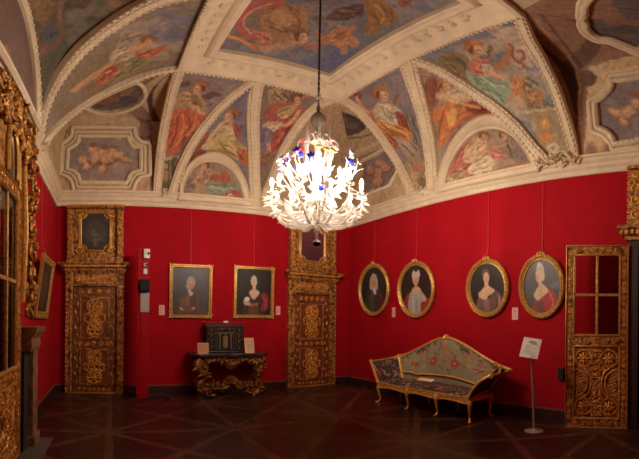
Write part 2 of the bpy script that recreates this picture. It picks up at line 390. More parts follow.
# ------------------------------------------------------------------ setting: floor and walls
def struct(name, b, m, parent=None, **k): return tag(b.build(name, m, parent, **k), kind='structure')
struct('floor', MB().box(XL - .2, XR + .2, YF - .2, YB + .2, -.1, 0), M_FLOOR, smooth=False)
struct('wall_back', MB().box(XL - .2, XR + .2, YB, YB + .2, 0, ZC + .3), M_RED, smooth=False)
struct('wall_right', MB().box(XR, XR + .2, YF, YB, 0, ZC + .3), M_RED, smooth=False)
struct('wall_left', MB().box(XL - .2, XL, YF, YB, 0, ZC + .3), M_RED, smooth=False)
struct('wall_front', MB().box(XL - .2, XR + .2, YF - .2, YF, 0, ZC + .3), M_RED, smooth=False)
def baseboard(name, b, b2):
    o = struct(name, b, M_BASE, smooth=False, bevel=.004); b2.build('baseboard_lip', M_BASEL, o, smooth=False)
baseboard('baseboard_back', MB().box(XL, XR, YB - .03, YB, 0, .15), MB().box(XL, XR, YB - .04, YB, .15, .175))
baseboard('baseboard_right', MB().box(XR - .03, XR, 1.6, YB - .03, 0, .15), MB().box(XR - .04, XR, 1.6, YB - .04, .15, .175))
baseboard('baseboard_left', MB().box(XL, XL + .03, 5.0, YB - .03, 0, .15), MB().box(XL, XL + .04, 5.0, YB - .04, .15, .175))

# cornice: one profile (distance from the wall, height) run round the room with mitred corners
CPROF = [(0, 4.10), (.03, 4.10), (.05, 4.13), (.05, 4.18), (.09, 4.22), (.09, 4.28), (.13, 4.31), (.14, 4.36), (.17, 4.38), (.17, 4.42), (.10, 4.44), (0, 4.46)]
def cornice_bm():
    b = MB(); rows = []
    for d, z in CPROF: rows.append([(XL + d, YF + d, z), (XL + d, YB - d, z), (XR - d, YB - d, z), (XR - d, YF + d, z)])
    P = np.array(rows).transpose(1, 0, 2); b.grid(P, closed_u=True)
    return b
struct('trim_1', cornice_bm(), M_PLASTER)

# ------------------------------------------------------------------ ceiling: coves, cells, ribs
ceiling = empty('ceiling'); tag(ceiling, kind='structure')
D0 = .10
WALLS = {'b': (YB, FY1), 'r': (XR, FX1), 'l': (XL, FX0), 'f': (YF, FY0)}
def depth(wl): a, b = WALLS[wl]; return abs(a - b) - D0
def place(wl, s, d, z):        # s: X on back/front, Y on left/right; d: distance in front of the cornice face
    s, d, z = np.broadcast_arrays(s, d, z)
    if wl == 'b': return np.stack([s, YB - D0 - d, z], -1)
    if wl == 'f': return np.stack([s, YF + D0 + d, z], -1)
    if wl == 'r': return np.stack([XR - D0 - d, s, z], -1)
    return np.stack([XL + D0 + d, s, z], -1)
def sd(wl, p):
    if wl == 'b': return p[0], YB - D0 - p[1]
    if wl == 'r': return p[1], XR - D0 - p[0]
    return p[1], p[0] - XL - D0
def zcove(u, n=2.0):            # u = d / depth
    u = np.clip(u, 0, 1); return ZC + (ZF - ZC) * (1 - (1 - u) ** n) ** (1 / n)
NSQ = 4.5                       # the corner cells rise much more steeply than the coves
def hit(wl, px, py, n=2.0):     # the photograph's point, on the cove of wall wl
    d = ray(px, py); D = depth(wl); t = np.linspace(2, 14, 3000); p = EYE + t[:, None] * d
    s_, dd = sd(wl, p.T); f = np.where(dd < 0, 1, np.where(dd > D, p[:, 2] - ZF, p[:, 2] - zcove(dd / D, n)))
    k = np.argmax(f > 0); q = p[max(k, 0)]
    s_, dd = sd(wl, q); return float(s_), float(np.clip(dd, 0, D))
def curve(wl, pts, foot=True, apex=True):   # -> s as a function of u = d/D on [0, 1]
    q = np.array([hit(wl, x, y) for x, y in pts]); q[:, 1] /= depth(wl)
    if q[0, 1] > q[-1, 1]: q = q[::-1]
    if foot: q[0, 1] = 0
    if apex: q[-1, 1] = 1
    q[:, 1] = np.maximum.accumulate(q[:, 1])
    return q
def s_at(c, u): return np.interp(u, c[:, 1], c[:, 0])
NT = 170
TH = np.linspace(0, PI / 2, NT); UC = 1 - np.cos(TH)       # even arc length on the cove
def curve3(wl, c, lift=0.0, n=60):
    th = np.linspace(0, PI / 2, n); u = 1 - np.cos(th); D = depth(wl)
    s_ = s_at(c, u); k = np.ones(7) / 7; s_ = np.convolve(np.pad(s_, 3, 'edge'), k, 'valid')
    P = place(wl, s_, D * u, zcove(u))
    dz = (ZF - ZC) * np.cos(th); dd = D * np.sin(th); l = np.hypot(dz, dd)
    nd, nz = dz / l, -dd / l                                # normal into the room
    N = place(wl, np.zeros(n), nd, nz) - place(wl, 0., 0., 0.)
    return P + N * lift, N
# traced boundaries
cA = curve('b', [(157, 200), (158.5, 175), (161, 150), (165, 122), (169, 105), (174, 85), (178, 67)])
cB = curve('b', [(172, 199), (176, 182), (184, 160), (194, 141), (208, 121), (222, 105), (240, 90), (257, 79)])
cC = curve('b', [(255, 206), (254, 180), (253.5, 150), (252.5, 122), (254, 100), (257, 79)])
cD = curve('b', [(264, 205), (271, 182), (279, 160), (291, 136), (305, 117), (320, 103), (335, 94)])
cE = curve('r', [(411, 194), (403, 173), (390, 150), (376, 130), (361, 113), (346, 100), (335, 94)])
cF = curve('r', [(433, 190), (431, 155), (427, 130), (421, 105), (413, 80), (406, 57)])
cG = curve('r', [(547, 172), (538, 156), (526, 140), (506, 117), (480, 97), (455, 80), (430, 65), (406, 57)])
cH = curve('r', [(575, 167), (570, 135), (562, 109), (547, 72), (528, 38), (506, 4)])
cI = curve('l', [(40, 156), (47, 138), (59, 124), (76, 110), (103, 93), (125, 82), (144, 75), (160, 70), (178, 67)])
cJ = curve('l', [(38, 138), (42, 112), (50, 92), (60, 75), (75, 55), (103, 31), (130, 13), (150, 2)], apex=False)
YM = 4.15                                                    # the left bay is mirrored towards the camera
cJ[-1, 1] = min(cJ[-1, 1], .99); cJ = np.r_[cJ, [[YM, 1.0]]]
cK = cJ.copy(); cK[:, 0] = 2 * YM - cK[:, 0]
cL = cI.copy(); cL[:, 0] = 2 * YM - cL[:, 0] - .1; cL[-1, 0] = FY0
cA[-1, 0] = FX0; cD[-1, 0] = FX1; cE[-1, 0] = FY1; cH[-1, 0] = FY0; cI[-1, 0] = FY1
cM = np.array([[XR - 2.35, 0], [XR - 2.3, .3], [XR - 2.1, .7], [FX1, 1.0]])   # unseen half of the near right corner's arch
def spandrel(wl, c0, c1, n):
    D = depth(wl); u = UC; a = s_at(c0, u); b = s_at(c1, u); t = np.linspace(0, 1, n)
    S = a[None] + (b - a)[None] * t[:, None]
    return place(wl, S, np.broadcast_to(D * u, S.shape), np.broadcast_to(zcove(u), S.shape))
BL = Surf(spandrel('b', cA, cB, 110), (140, 122, 124)); BR = Surf(spandrel('b', cC, cD, 120), (134, 113, 112))
RL = Surf(spandrel('r', cE, cF, 140), (136, 120, 128)); RR = Surf(spandrel('r', cG, cH, 190), (128, 128, 142))
LS = Surf(spandrel('l', cI, cJ, 150), (142, 126, 108)); LN = Surf(spandrel('l', cK, cL, 20), (126, 110, 100))
# lunettes: an arch in front of each wall, and the cell ruled from the arch to the two groins
def lun_arch(wl, pts, n=140):
    if wl == 'b': P = [at_y(x, y, YB - D0) for x, y in pts]
    elif wl == 'r': P = [at_x(x, y, XR - D0) for x, y in pts]
    return resample(catmull(np.array(P), 120), n)
archB_o = lun_arch('b', [(178, 199), (181, 180), (190, 163), (202, 155), (214, 152.5), (229, 158), (240, 170), (247, 186), (251, 205)])
archB_i = lun_arch('b', [(183, 196), (185, 184), (192, 171), (200, 164.5), (207, 162.5), (220, 164), (232, 172), (239, 184), (244, 200)])
archR_o = lun_arch('r', [(437, 192), (441, 170), (451, 145), (466, 126), (483, 116), (500, 116), (515, 126), (529, 144), (540, 170)])
archR_i = lun_arch('r', [(446, 184), (450, 168), (459, 150), (472, 136), (485, 130), (500, 130), (514, 138), (525, 152), (532, 166)])
yl = np.linspace(0, PI, 140)
archL_o = np.stack([np.full(140, XL + .19), 3.95 + 1.25 * np.cos(yl), 4.42 + 1.75 * np.sin(yl)], 1)
archL_i = np.stack([np.full(140, XL + .19), 3.95 + 1.02 * np.cos(yl), 4.44 + 1.5 * np.sin(yl)], 1)
def cell(arch, wl, g0, g1, n=110):
    a, _ = curve3(wl, g0, n=50); b, _ = curve3(wl, g1, n=50)
    G = np.r_[a, b[::-1]]; k = len(arch) // 2
    G = np.r_[resample(a, k), resample(b[::-1], len(arch) - k)]
    t = np.linspace(0, 1, n); P = arch[:, None] * (1 - t)[None, :, None] + G[:, None] * t[None, :, None]
    P[..., 2] += .10 * np.sin(PI * t)[None] * np.sin(np.linspace(0, PI, len(arch)))[:, None]
    return P
CB = Surf(cell(archB_o, 'b', cB, cC), (132, 122, 136)); CR = Surf(cell(archR_o, 'r', cF, cG), (156, 134, 116))
CL = Surf(cell(archL_o, 'l', cJ, cK, 90), (96, 92, 70))
def tympanum(arch, n=70):
    k = len(arch); base0, base1 = arch[0], arch[-1]
    t = np.linspace(0, 1, k); f = t
    B = base0[None] + (base1 - base0)[None] * (1 - np.cos(PI * t))[:, None] / 2
    v = np.linspace(0, 1, n); return B[:, None] * (1 - v)[None, :, None] + arch[:, None] * v[None, :, None]
TB = Surf(tympanum(archB_i), (146, 124, 108)); TR = Surf(tympanum(archR_i), (166, 142, 116)); TL = Surf(tympanum(archL_i), (120, 92, 84))
# corner cells: two steep coves meeting on the diagonal, closed by a soffit up against the arch
def corner_half(wl, c, corner, n=130, m=150):
    D = depth(wl); w_ = np.linspace(0, 1, m) ** 2.6; ap = s_at(c, 1.0); S0 = corner + (ap - corner) * w_; S1 = s_at(c, w_)
    t = np.linspace(0, 1, n); S = S0[None] + (S1 - S0)[None] * t[:, None]
    return place(wl, S, np.broadcast_to(D * w_, S.shape), np.broadcast_to(zcove(w_, NSQ), S.shape))
def soffit(wl, c, n=60):
    D = depth(wl); u = np.linspace(0, 1, n) ** 1.6; s_ = s_at(c, u); v = np.linspace(0, 1, 8)
    z0, z1 = zcove(u), zcove(u, NSQ); Z = z0[:, None] + (z1 - z0)[:, None] * v[None]
    return place(wl, np.broadcast_to(s_[:, None], Z.shape), np.broadcast_to((D * u)[:, None], Z.shape), Z)
G1 = (192, 164, 126)
QLb = Surf(corner_half('b', cA, XL + D0), G1); QLl = Surf(corner_half('l', cI, YB - D0), G1)
QCb = Surf(corner_half('b', cD, XR - D0), G1); QCr = Surf(corner_half('r', cE, YB - D0), G1)
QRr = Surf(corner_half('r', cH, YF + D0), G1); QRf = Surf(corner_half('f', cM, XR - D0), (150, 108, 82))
u_ = UC; D_ = depth('f')
plain = MB()
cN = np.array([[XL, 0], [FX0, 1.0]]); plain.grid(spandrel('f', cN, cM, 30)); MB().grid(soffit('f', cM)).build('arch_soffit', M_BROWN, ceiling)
plain.build('vault_shell', M_PLASTER2, ceiling)

# ---- figures
SK = (184, 140, 104); SKD = (156, 108, 80); HAIR = (152, 98, 48)
BL.clouds((158, 138, 134), 12, 1, (8, 18), .3); BL.clouds((112, 96, 106), 8, 2, (8, 16), .3)
BL.clouds((120, 94, 74), 16, 101, (6, 14), .35, (156, 120, 200, 200)); RL.clouds((122, 100, 82), 14, 102, (6, 14), .35, (372, 128, 430, 190)); CB.clouds((112, 88, 76), 12, 103, (6, 10), .4, (180, 128, 250, 165)); BR.clouds((110, 84, 72), 14, 104, (6, 12), .4, (256, 120, 310, 200)); CR.clouds((120, 92, 70), 14, 105, (6, 12), .4, (424, 90, 500, 160))
BL.stroke((118, 84, 82), [3, 6, 4], [(176, 87), (184, 84), (190, 82)])
BL.stroke((112, 80, 88), [7, 6, 3], [(202, 98), (212, 95), (222, 96)]); BL.poly((158, 126, 138), [(206, 101), (214, 99), (212, 106), (206, 109)])
BL.poly((186, 148, 98), [(175, 101), (183, 93), (195, 92), (202, 97), (206, 108), (197, 113), (178, 109)])
BL.poly((150, 116, 72), [(190, 95), (200, 98), (202, 108), (196, 108)]).ell((196, 158, 120), 198, 89, 4.5, 5.5).ell((160, 104, 50), 203, 84.5, 7, 4.5, 15).ell((170, 112, 56), 198, 84, 6, 3.5)
BL.stroke(SK, [5, 5, 4], [(186, 103), (197, 109), (205, 116)])
BL.poly((196, 92, 44), [(174, 111), (186, 109), (200, 114), (206, 118), (203, 126), (192, 137), (186, 148), (172, 155), (163, 150), (167, 128)])
BL.stroke((146, 58, 28), 2.2, [(178, 116), (176, 132), (170, 148)]).stroke((150, 60, 30), 2, [(188, 116), (190, 128), (182, 142)]).stroke((220, 126, 70), 2.2, [(182, 114), (184, 128), (176, 146)])
BL.stroke((222, 130, 74), 2, [(196, 116), (194, 126), (186, 136)]).poly((136, 84, 60), [(184, 142), (194, 132), (190, 142), (180, 152)])
BL.poly((160, 142, 108), [(161, 156), (180, 156), (176, 172), (172, 198), (156, 198), (158, 172)], smooth=False)
BL.poly((96, 84, 62), [(162, 161), (170, 161), (169, 194), (160, 194)], smooth=False).ell((164, 120, 70), 165.5, 176, 3, 6).ell((180, 150, 100), 165.5, 166, 2.5, 3).stroke((206, 186, 146), 2, [(161, 158.5), (170, 158.5), (179, 158)]).poly((100, 84, 66), [(171, 160), (178, 159), (172, 180)])
CB.clouds((150, 138, 148), 14, 3, (6, 14), .3); CB.clouds((106, 100, 128), 10, 4, (6, 14), .35, (236, 84, 252, 130))
CB.poly((150, 84, 52), [(198, 140), (208, 134), (216, 142), (214, 152), (200, 154), (192, 150)])
CB.poly((204, 176, 132), [(216, 128), (224, 121), (235, 123), (240, 133), (234, 141), (220, 141)]).poly((170, 92, 76), [(232, 122), (240, 128), (241, 138), (236, 138)])
CB.ell((206, 166, 124), 229, 116.5, 4, 5).ell((150, 96, 48), 233, 112, 6, 4).ell((130, 80, 46), 238, 114, 3.5, 3)
CB.poly((196, 168, 100), [(212, 138), (226, 138), (240, 142), (250, 154), (248, 162), (232, 158), (208, 153)]).poly((186, 104, 40), [(236, 150), (246, 150), (252, 158), (248, 166), (240, 162)])
CB.stroke((150, 116, 66), 2, [(220, 142), (226, 150), (236, 156)]).stroke((222, 200, 140), 2, [(228, 142), (236, 150)]).stroke((200, 160, 116), 3.5, [(218, 128), (210, 138), (206, 145)]).ell((216, 196, 164), 205, 147, 3.5, 2.8).ell((70, 50, 40), 205, 147, 1, 1)
CB.poly((142, 74, 44), [(200, 152), (214, 154), (206, 160), (194, 162)]).poly((156, 86, 50), [(186, 160), (196, 152), (200, 156), (190, 164)])
TB.clouds((168, 146, 126), 12, 5, (8, 14), .4); TB.clouds((116, 98, 90), 8, 6, (5, 10), .35, (184, 176, 200, 196))
TB.poly((186, 140, 112), [(196, 172), (204, 167), (211, 172), (211, 181), (203, 188), (195, 184)]).ell((150, 96, 72), 205, 167, 3.4, 3).stroke(SK, [4, 3.5, 3], [(203, 184), (197, 190), (191, 194)]).stroke((176, 132, 104), 3, [(196, 174), (192, 184)])
TB.ell((170, 84, 56), 214, 178.5, 5.5, 4.5).ell((180, 92, 60), 225, 178, 6, 6).poly((128, 142, 118), [(205, 184), (212, 180), (224, 184), (236, 184), (240, 188), (230, 196), (212, 195)]).stroke((160, 170, 142), 2, [(210, 186), (222, 189), (232, 187)]).poly((168, 78, 66), [(219, 198), (228, 193), (236, 190), (242, 199)]).poly((200, 130, 116), [(225, 197), (231, 193), (233, 198)])
BR.clouds((154, 130, 122), 14, 7, (8, 16), .35); BR.clouds((120, 98, 100), 8, 8, (8, 14), .3)
BR.poly((172, 142, 104), [(268, 92), (276, 88), (284, 92), (287, 102), (280, 106), (270, 104)]).stroke((80, 58, 52), 1.4, [(283, 92), (288, 100), (284, 105)])
BR.poly((166, 84, 64), [(264, 112), (276, 103), (290, 103), (304, 108), (306, 116), (294, 122), (280, 124), (266, 120)]).poly((184, 150, 104), [(280, 108), (296, 106), (290, 116), (278, 118)])
BR.ell((190, 142, 108), 296.5, 101, 4, 4.8).ell((110, 70, 50), 299, 96.5, 6, 3.5).stroke(SK, [3, 3], [(302, 99), (308, 95), (312, 96)]).stroke(SK, [4.5, 4], [(300, 110), (292, 122), (282, 128)])
BR.poly((194, 168, 124), [(262, 126), (274, 121), (288, 126), (284, 133), (270, 132)]).poly((122, 104, 126), [(258, 128), (272, 130), (274, 142), (266, 148), (256, 146)]).poly((160, 66, 50), [(276, 130), (292, 124), (304, 118), (298, 130), (284, 146), (270, 152), (272, 140)]).stroke((200, 110, 86), 2, [(284, 132), (278, 142)])
BR.stroke((190, 146, 110), [4, 3], [(268, 142), (270, 152)]).poly((150, 104, 62), [(258, 154), (276, 154), (272, 164), (258, 166)]).poly((128, 110, 84), [(256, 168), (268, 168), (264, 200), (255, 202)], smooth=False)
RL.clouds((166, 148, 138), 16, 9, (10, 20), .35); RL.clouds((112, 104, 124), 8, 10, (8, 18), .35, (360, 60, 410, 95))
RL.stroke((186, 140, 98), [5, 5, 4], [(376, 112), (364, 112), (358, 100), (354, 93)]).stroke((176, 110, 84), 7, [(378, 108), (370, 114), (364, 112)]).poly((140, 66, 52), [(352, 92), (358, 90), (362, 98), (356, 100)])
RL.poly((128, 118, 116), [(404, 110), (416, 116), (424, 132), (424, 152), (414, 150), (408, 130)]).poly((194, 176, 150), [(375, 106), (388, 101), (398, 108), (404, 118), (398, 126), (382, 126), (374, 116)]).stroke((150, 132, 116), 1.6, [(382, 106), (386, 116), (394, 122)])
RL.poly((158, 70, 44), [(396, 112), (406, 118), (410, 134), (402, 134)]).poly((204, 134, 44), [(376, 118), (386, 124), (400, 126), (412, 134), (410, 142), (396, 138), (386, 136), (378, 130)]).stroke((164, 92, 32), 1.8, [(382, 124), (392, 132), (406, 138)]).stroke((230, 172, 84), 1.8, [(386, 126), (398, 130), (408, 135)]).poly((168, 84, 46), [(380, 132), (394, 138), (398, 148), (390, 146)])
RL.ell((202, 154, 112), 383.5, 96, 5, 6.5).ell((164, 106, 50), 380, 90.5, 9, 5.5, -10).ell((150, 92, 44), 375, 94, 3.5, 5).stroke((136, 88, 48), [2.5, 4], [(393, 104), (399, 94)])
RL.poly((170, 150, 128), [(398, 140), (412, 142), (420, 152), (414, 160), (404, 154)]).stroke((120, 96, 78), 1.6, [(402, 144), (410, 152), (416, 158)]).poly((166, 140, 104), [(406, 160), (424, 160), (428, 188), (412, 190)]).ell((186, 110, 62), 418, 168, 5.5, 3).ell((196, 160, 124), 414, 176, 3.5, 4).ell((120, 98, 76), 422, 182, 4, 5)
CR.clouds((176, 152, 128), 12, 11, (8, 16), .35); CR.poly((150, 78, 52), [(428, 78), (440, 84), (440, 100), (430, 108), (424, 96)])
CR.poly((202, 116, 36), [(430, 116), (444, 104), (462, 100), (482, 104), (500, 114), (476, 118), (462, 122), (452, 134), (440, 148), (434, 138)]).ell((222, 164, 68), 452, 117, 5, 9, 15).poly((146, 58, 36), [(474, 102), (496, 111), (480, 114), (466, 110)]).stroke((170, 80, 30), 2, [(444, 110), (440, 126), (438, 140)]).stroke((232, 160, 74), 2, [(462, 104), (478, 108)])
CR.stroke((208, 162, 120), [6, 6, 4.5], [(436, 96), (452, 98), (470, 100)]).poly((206, 186, 158), [(446, 94), (462, 88), (474, 98), (460, 104), (448, 102)]).ell((196, 146, 102), 444, 88, 4.5, 5).ell((178, 112, 54), 446, 83, 8, 4.5).poly((150, 140, 104), [(426, 130), (436, 124), (438, 140), (432, 158), (428, 150)]).stroke((190, 170, 128), 2, [(430, 132), (432, 146)])
TR.clouds((184, 158, 128), 14, 12, (8, 18), .35); TR.clouds((134, 116, 112), 10, 13, (8, 16), .5, (505, 135, 530, 160))
TR.poly((196, 108, 94), [(448, 174), (458, 152), (466, 142), (470, 150), (468, 162), (486, 158), (490, 146), (496, 148), (494, 160), (484, 172), (464, 178), (450, 182)]).poly((214, 176, 138), [(464, 150), (472, 140), (482, 138), (487, 146), (482, 156), (470, 160)]).stroke((214, 176, 138), [3.5, 3], [(468, 152), (464, 160), (474, 162)])
TR.ell((210, 166, 130), 483.5, 137.5, 3, 4).ell((150, 96, 62), 485.5, 134.5, 4, 3).poly((220, 200, 166), [(468, 168), (480, 158), (492, 156), (492, 168), (482, 174), (470, 174)]).stroke((182, 156, 124), 1.5, [(476, 166), (486, 160)]).poly((196, 122, 106), [(488, 152), (500, 150), (508, 156), (496, 160)])
TR.ell((206, 154, 120), 503, 137, 3.4, 4).ell((140, 84, 60), 501, 134, 3.6, 3).stroke((190, 140, 112), 3, [(492, 148), (502, 146), (507, 142)]).stroke((70, 52, 44), 1.2, [(507, 141), (513, 158)]).stroke((176, 112, 84), [4, 5, 3], [(492, 172), (512, 166), (530, 165)]).poly((184, 150, 110), [(448, 176), (462, 168), (464, 180), (448, 184)])
RR.clouds((188, 168, 142), 22, 14, (12, 24), .5, (450, 40, 550, 110)); RR.clouds((104, 110, 140), 8, 15, (14, 24), .4, (440, 14, 520, 36)); RR.clouds((200, 180, 150), 8, 16, (10, 18), .5, (480, 28, 530, 60))
RR.poly((136, 112, 70), [(438, 62), (446, 53), (458, 52), (468, 58), (472, 72), (470, 84), (450, 72)]).stroke((110, 88, 54), 1.6, [(444, 60), (456, 58), (466, 64)])
RR.poly((146, 168, 140), [(466, 72), (476, 72), (492, 80), (508, 82), (511, 96), (502, 107), (488, 100), (474, 90)]).stroke((112, 136, 112), 2, [(474, 78), (488, 88), (502, 96)]).stroke((182, 198, 168), 2, [(478, 76), (494, 84), (506, 88)])
RR.poly((192, 112, 92), [(469, 62), (480, 57), (490, 60), (492, 72), (482, 76), (472, 74)]).poly((216, 198, 168), [(482, 64), (492, 66), (496, 74), (486, 76)]).stroke((200, 150, 112), [5, 5, 4], [(486, 70), (497, 76), (508, 78)]).stroke((178, 126, 66), [10, 9, 7], [(494, 70), (505, 62), (510, 48)]).stroke((200, 150, 112), [4, 3], [(509, 48), (508, 44)]).ell((206, 156, 116), 476.5, 51, 5.5, 6.5).ell((184, 104, 44), 471, 46, 7, 5.5, -20).ell((184, 104, 44), 478, 44.5, 6, 3.5).poly((150, 104, 60), [(487, 48), (491, 44), (493, 50), (489, 58), (486, 56)])
RR.stroke((168, 84, 88), 3, [(508, 43), (513, 48), (513, 57), (519, 62), (524, 57), (521, 50), (517, 53)]).stroke((168, 84, 88), 2.2, [(520, 61), (525, 67), (522, 68)])
RR.poly((204, 138, 76), [(511, 79), (519, 76), (526, 78), (525, 92), (520, 98), (512, 96)]).stroke((206, 156, 112), [5, 4, 5], [(518, 95), (520, 102), (524, 108)]).stroke((206, 156, 112), [4, 3], [(508, 96), (512, 104)]).poly((170, 124, 68), [(526, 92), (536, 88), (543, 94), (542, 103), (530, 106), (524, 100)])
for x, y in ((528, 78), (533, 82), (530, 86), (537, 84), (526, 84)): RR.ell((108, 112, 72), x, y, 3, 2, 30)
RR.poly((158, 138, 104), [(520, 108), (560, 106), (578, 168), (548, 168), (536, 136)], smooth=False)
RR.stroke((200, 182, 142), 2.2, [(522, 112), (540, 110), (558, 108)])
for x, y in ((530, 106), (538, 107), (546, 104), (552, 105)): RR.ell((110, 110, 74), x, y, 3.5, 2)
RR.ell((204, 142, 54), 545, 124, 6, 6).ell((206, 130, 46), 547, 137, 7.5, 5).ell((230, 180, 90), 544, 124, 2, 4).ell((200, 186, 152), 553, 148, 7, 5).ell((150, 134, 108), 553, 148, 3, 2).ell((200, 186, 152), 557, 156, 6, 4).ell((176, 160, 128), 534, 124, 3, 7)
LS.clouds((176, 160, 146), 16, 17, (8, 18), .5, (120, 20, 190, 62)); LS.clouds((140, 116, 78), 26, 18, (8, 16), .5, (50, 50, 120, 115)); LS.clouds((116, 120, 144), 16, 19, (8, 14), .45, (150, 2, 200, 40))
LS.poly((150, 140, 84), [(112, 76), (128, 62), (144, 56), (148, 62), (134, 72), (118, 80)]).stroke((190, 148, 104), [5, 6, 5], [(72, 92), (88, 80), (104, 70), (118, 60)]).poly((188, 166, 134), [(110, 56), (120, 48), (132, 46), (136, 54), (126, 61), (114, 64)]).stroke((200, 150, 106), [6, 6, 5], [(128, 52), (140, 46), (152, 42)]).ell((202, 152, 108), 147, 43, 6, 4).ell((164, 100, 54), 150, 39, 6, 3.5).poly((198, 100, 56), [(137, 52), (150, 50), (160, 46), (169, 45), (158, 54), (146, 58), (138, 57)]).poly((184, 88, 58), [(98, 76), (108, 68), (117, 64), (118, 72), (108, 80), (97, 85)]).stroke((220, 140, 100), 2, [(104, 74), (112, 70)]).stroke((120, 92, 60), 1.5, [(122, 40), (140, 36), (158, 38)]).stroke((120, 92, 60), 1.2, [(126, 34), (132, 44)])
CL.clouds((80, 80, 60), 14, 20, (10, 20), .4, (35, 30, 120, 110)); CL.clouds((136, 124, 108), 16, 21, (8, 16), .45, (65, 5, 125, 45))
CL.poly((148, 110, 56), [(24, 0), (50, 0), (58, 8), (48, 18), (36, 22), (28, 12)]).stroke((160, 112, 80), [6, 5, 4], [(62, 0), (60, 12), (62, 24)]).ell((132, 84, 58), 50, 36, 13, 16, 25).ell((88, 90, 104), 50, 35, 9, 12, 25).stroke((40, 34, 36), 1.2, [(45, 35), (49, 38), (52, 34), (56, 32)]).ell((140, 92, 62), 44, 50, 4, 6, 20).poly((100, 72, 52), [(66, 0), (90, 0), (82, 10), (70, 8)]).poly((186, 116, 62), [(106, 0), (124, 0), (118, 5)])
TL.clouds((140, 104, 92), 10, 22, (3, 8), .4); TL.ell((156, 112, 92), 5, 58, 5, 14)
# ---- the corner cells' painted architecture and framed cherubs
def flesh(S, x, y, a, b, g, col=(206, 158, 120)):
    c = np.array(col); S.ell(tuple(c * .55), x + .6, y + .9, a + .5, b + .5, g, .85); S.ell(col, x, y, a, b, g); S.ell(tuple(np.minimum(c * 1.14, 245)), x - a * .2, y - b * .35, a * .55, b * .4, g, .8)
QLb.clouds((160, 128, 102), 10, 30, (10, 20), .25)
QLb.poly((128, 84, 72), [(140, 122), (172, 68), (178, 67), (166, 122)], smooth=False).poly((150, 106, 88), [(146, 120), (166, 72), (172, 70), (156, 122)], smooth=False).poly((92, 60, 54), [(154, 122), (172, 72), (175, 70), (162, 122)], smooth=False)
QLb.poly((156, 118, 98), [(122, 112), (150, 70), (168, 70), (146, 120)], smooth=False, alpha=.7).poly((112, 76, 64), [(140, 122), (152, 120), (155, 192), (150, 192), (150, 140), (140, 140)], smooth=False)
for x, y in ((62, 130), (145, 130)): QLb.ell((134, 96, 80), x, y, 7, 7)
for x, y in ((61, 192), (144, 192)): QLb.ell((186, 132, 112), x, y, 9, 9)
PANEL_L = [(80, 138), (127, 138), (128, 144), (132, 148), (139, 149), (139, 170), (132, 171), (128, 175), (126, 181), (81, 181), (80, 175), (76, 171), (69, 169), (70, 150), (76, 147), (80, 143)]
QLb.poly((148, 134, 128), PANEL_L, smooth=False); QLb.clouds((164, 144, 136), 7, 31, (6, 12), .5, (100, 160, 132, 178))
for x, y, a, b, g in ((84, 161, 7, 4, 30), (93, 150, 5, 5, 0), (97, 158, 6, 7, 20), (88, 166, 7, 3, -30), (103, 152, 5, 5, 0), (106, 160, 7, 4, 20), (102, 168, 5, 5, 40), (114, 151, 4.5, 4.5, 0), (112, 157, 7, 5, 0), (124, 159, 8, 3, 5), (118, 156, 6, 5, 0)): flesh(QLb, x, y, a, b, g)
for x, y, a, b, g in ((99, 163, 4, 3, 0), (108, 164, 5, 2, 0), (90, 163, 5, 1.8, 25), (118, 160, 6, 1.5, 5)): QLb.ell((148, 92, 74), x, y, a, b, g)
for x, y in ((93, 145), (104, 147.5), (114, 147)): QLb.ell((152, 100, 60), x, y, 4, 2.4)
QLl.clouds((164, 132, 106), 8, 32, (8, 14), .3)
for S_, pts in ((QLb, [(86, 104), (94, 92), (112, 85), (130, 82), (140, 86), (142, 95), (134, 104), (116, 110), (98, 110)]),):
    S_.poly((108, 96, 92), pts); S_.ell((160, 112, 78), 126, 94, 7, 4, -20).ell((150, 100, 72), 112, 98, 8, 3.5, 15).ell((92, 76, 92), 128, 100, 9, 4).ell((140, 96, 66), 104, 102, 7, 3)
QCr.clouds((166, 136, 110), 8, 33, (8, 16), .3)
QCr.poly((90, 74, 76), [(334, 113), (346, 113), (358, 118), (366, 128), (356, 134), (336, 136)])
for x, y in ((342, 120), (352, 126), (340, 130), (334, 124)): QCr.ell((120, 94, 88), x, y, 6, 3.5)
QCr.poly((136, 116, 118), [(362, 164), (384, 152), (392, 156), (398, 166), (394, 174), (388, 184), (364, 194)], smooth=False)
for x, y, a, b, g in ((380, 163, 6, 4, 20), (376, 172, 7, 5, 30), (386, 168, 5, 4, 0), (378, 181, 6, 4, -30), (370, 170, 4, 4, 0)): flesh(QCr, x, y, a, b, g, (182, 130, 106))
QCr.stroke((120, 88, 76), 1.5, [(388, 178), (398, 168)])
QCr.stroke((206, 184, 150), 3, [(338, 160), (362, 150), (384, 140)]).stroke((140, 112, 92), 2, [(338, 166), (364, 156), (388, 147)]).stroke((140, 114, 92), 2, [(338, 140), (366, 136), (376, 132)])
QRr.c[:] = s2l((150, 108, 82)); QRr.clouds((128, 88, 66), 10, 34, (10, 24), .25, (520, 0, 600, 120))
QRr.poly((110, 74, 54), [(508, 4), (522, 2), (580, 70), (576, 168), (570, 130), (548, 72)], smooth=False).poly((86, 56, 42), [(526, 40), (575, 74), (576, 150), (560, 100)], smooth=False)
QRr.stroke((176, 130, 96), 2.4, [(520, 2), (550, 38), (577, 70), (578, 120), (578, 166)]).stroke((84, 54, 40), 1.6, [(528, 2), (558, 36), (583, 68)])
QRr.poly((214, 184, 138), [(590, 66), (639, 56), (639, 166), (583, 168), (586, 90)], smooth=False).ell((166, 124, 104), 590, 158, 8, 14).ell((118, 82, 62), 588, 78, 9, 8).poly((198, 168, 122), [(600, 62), (639, 54), (639, 66), (604, 72)], smooth=False)
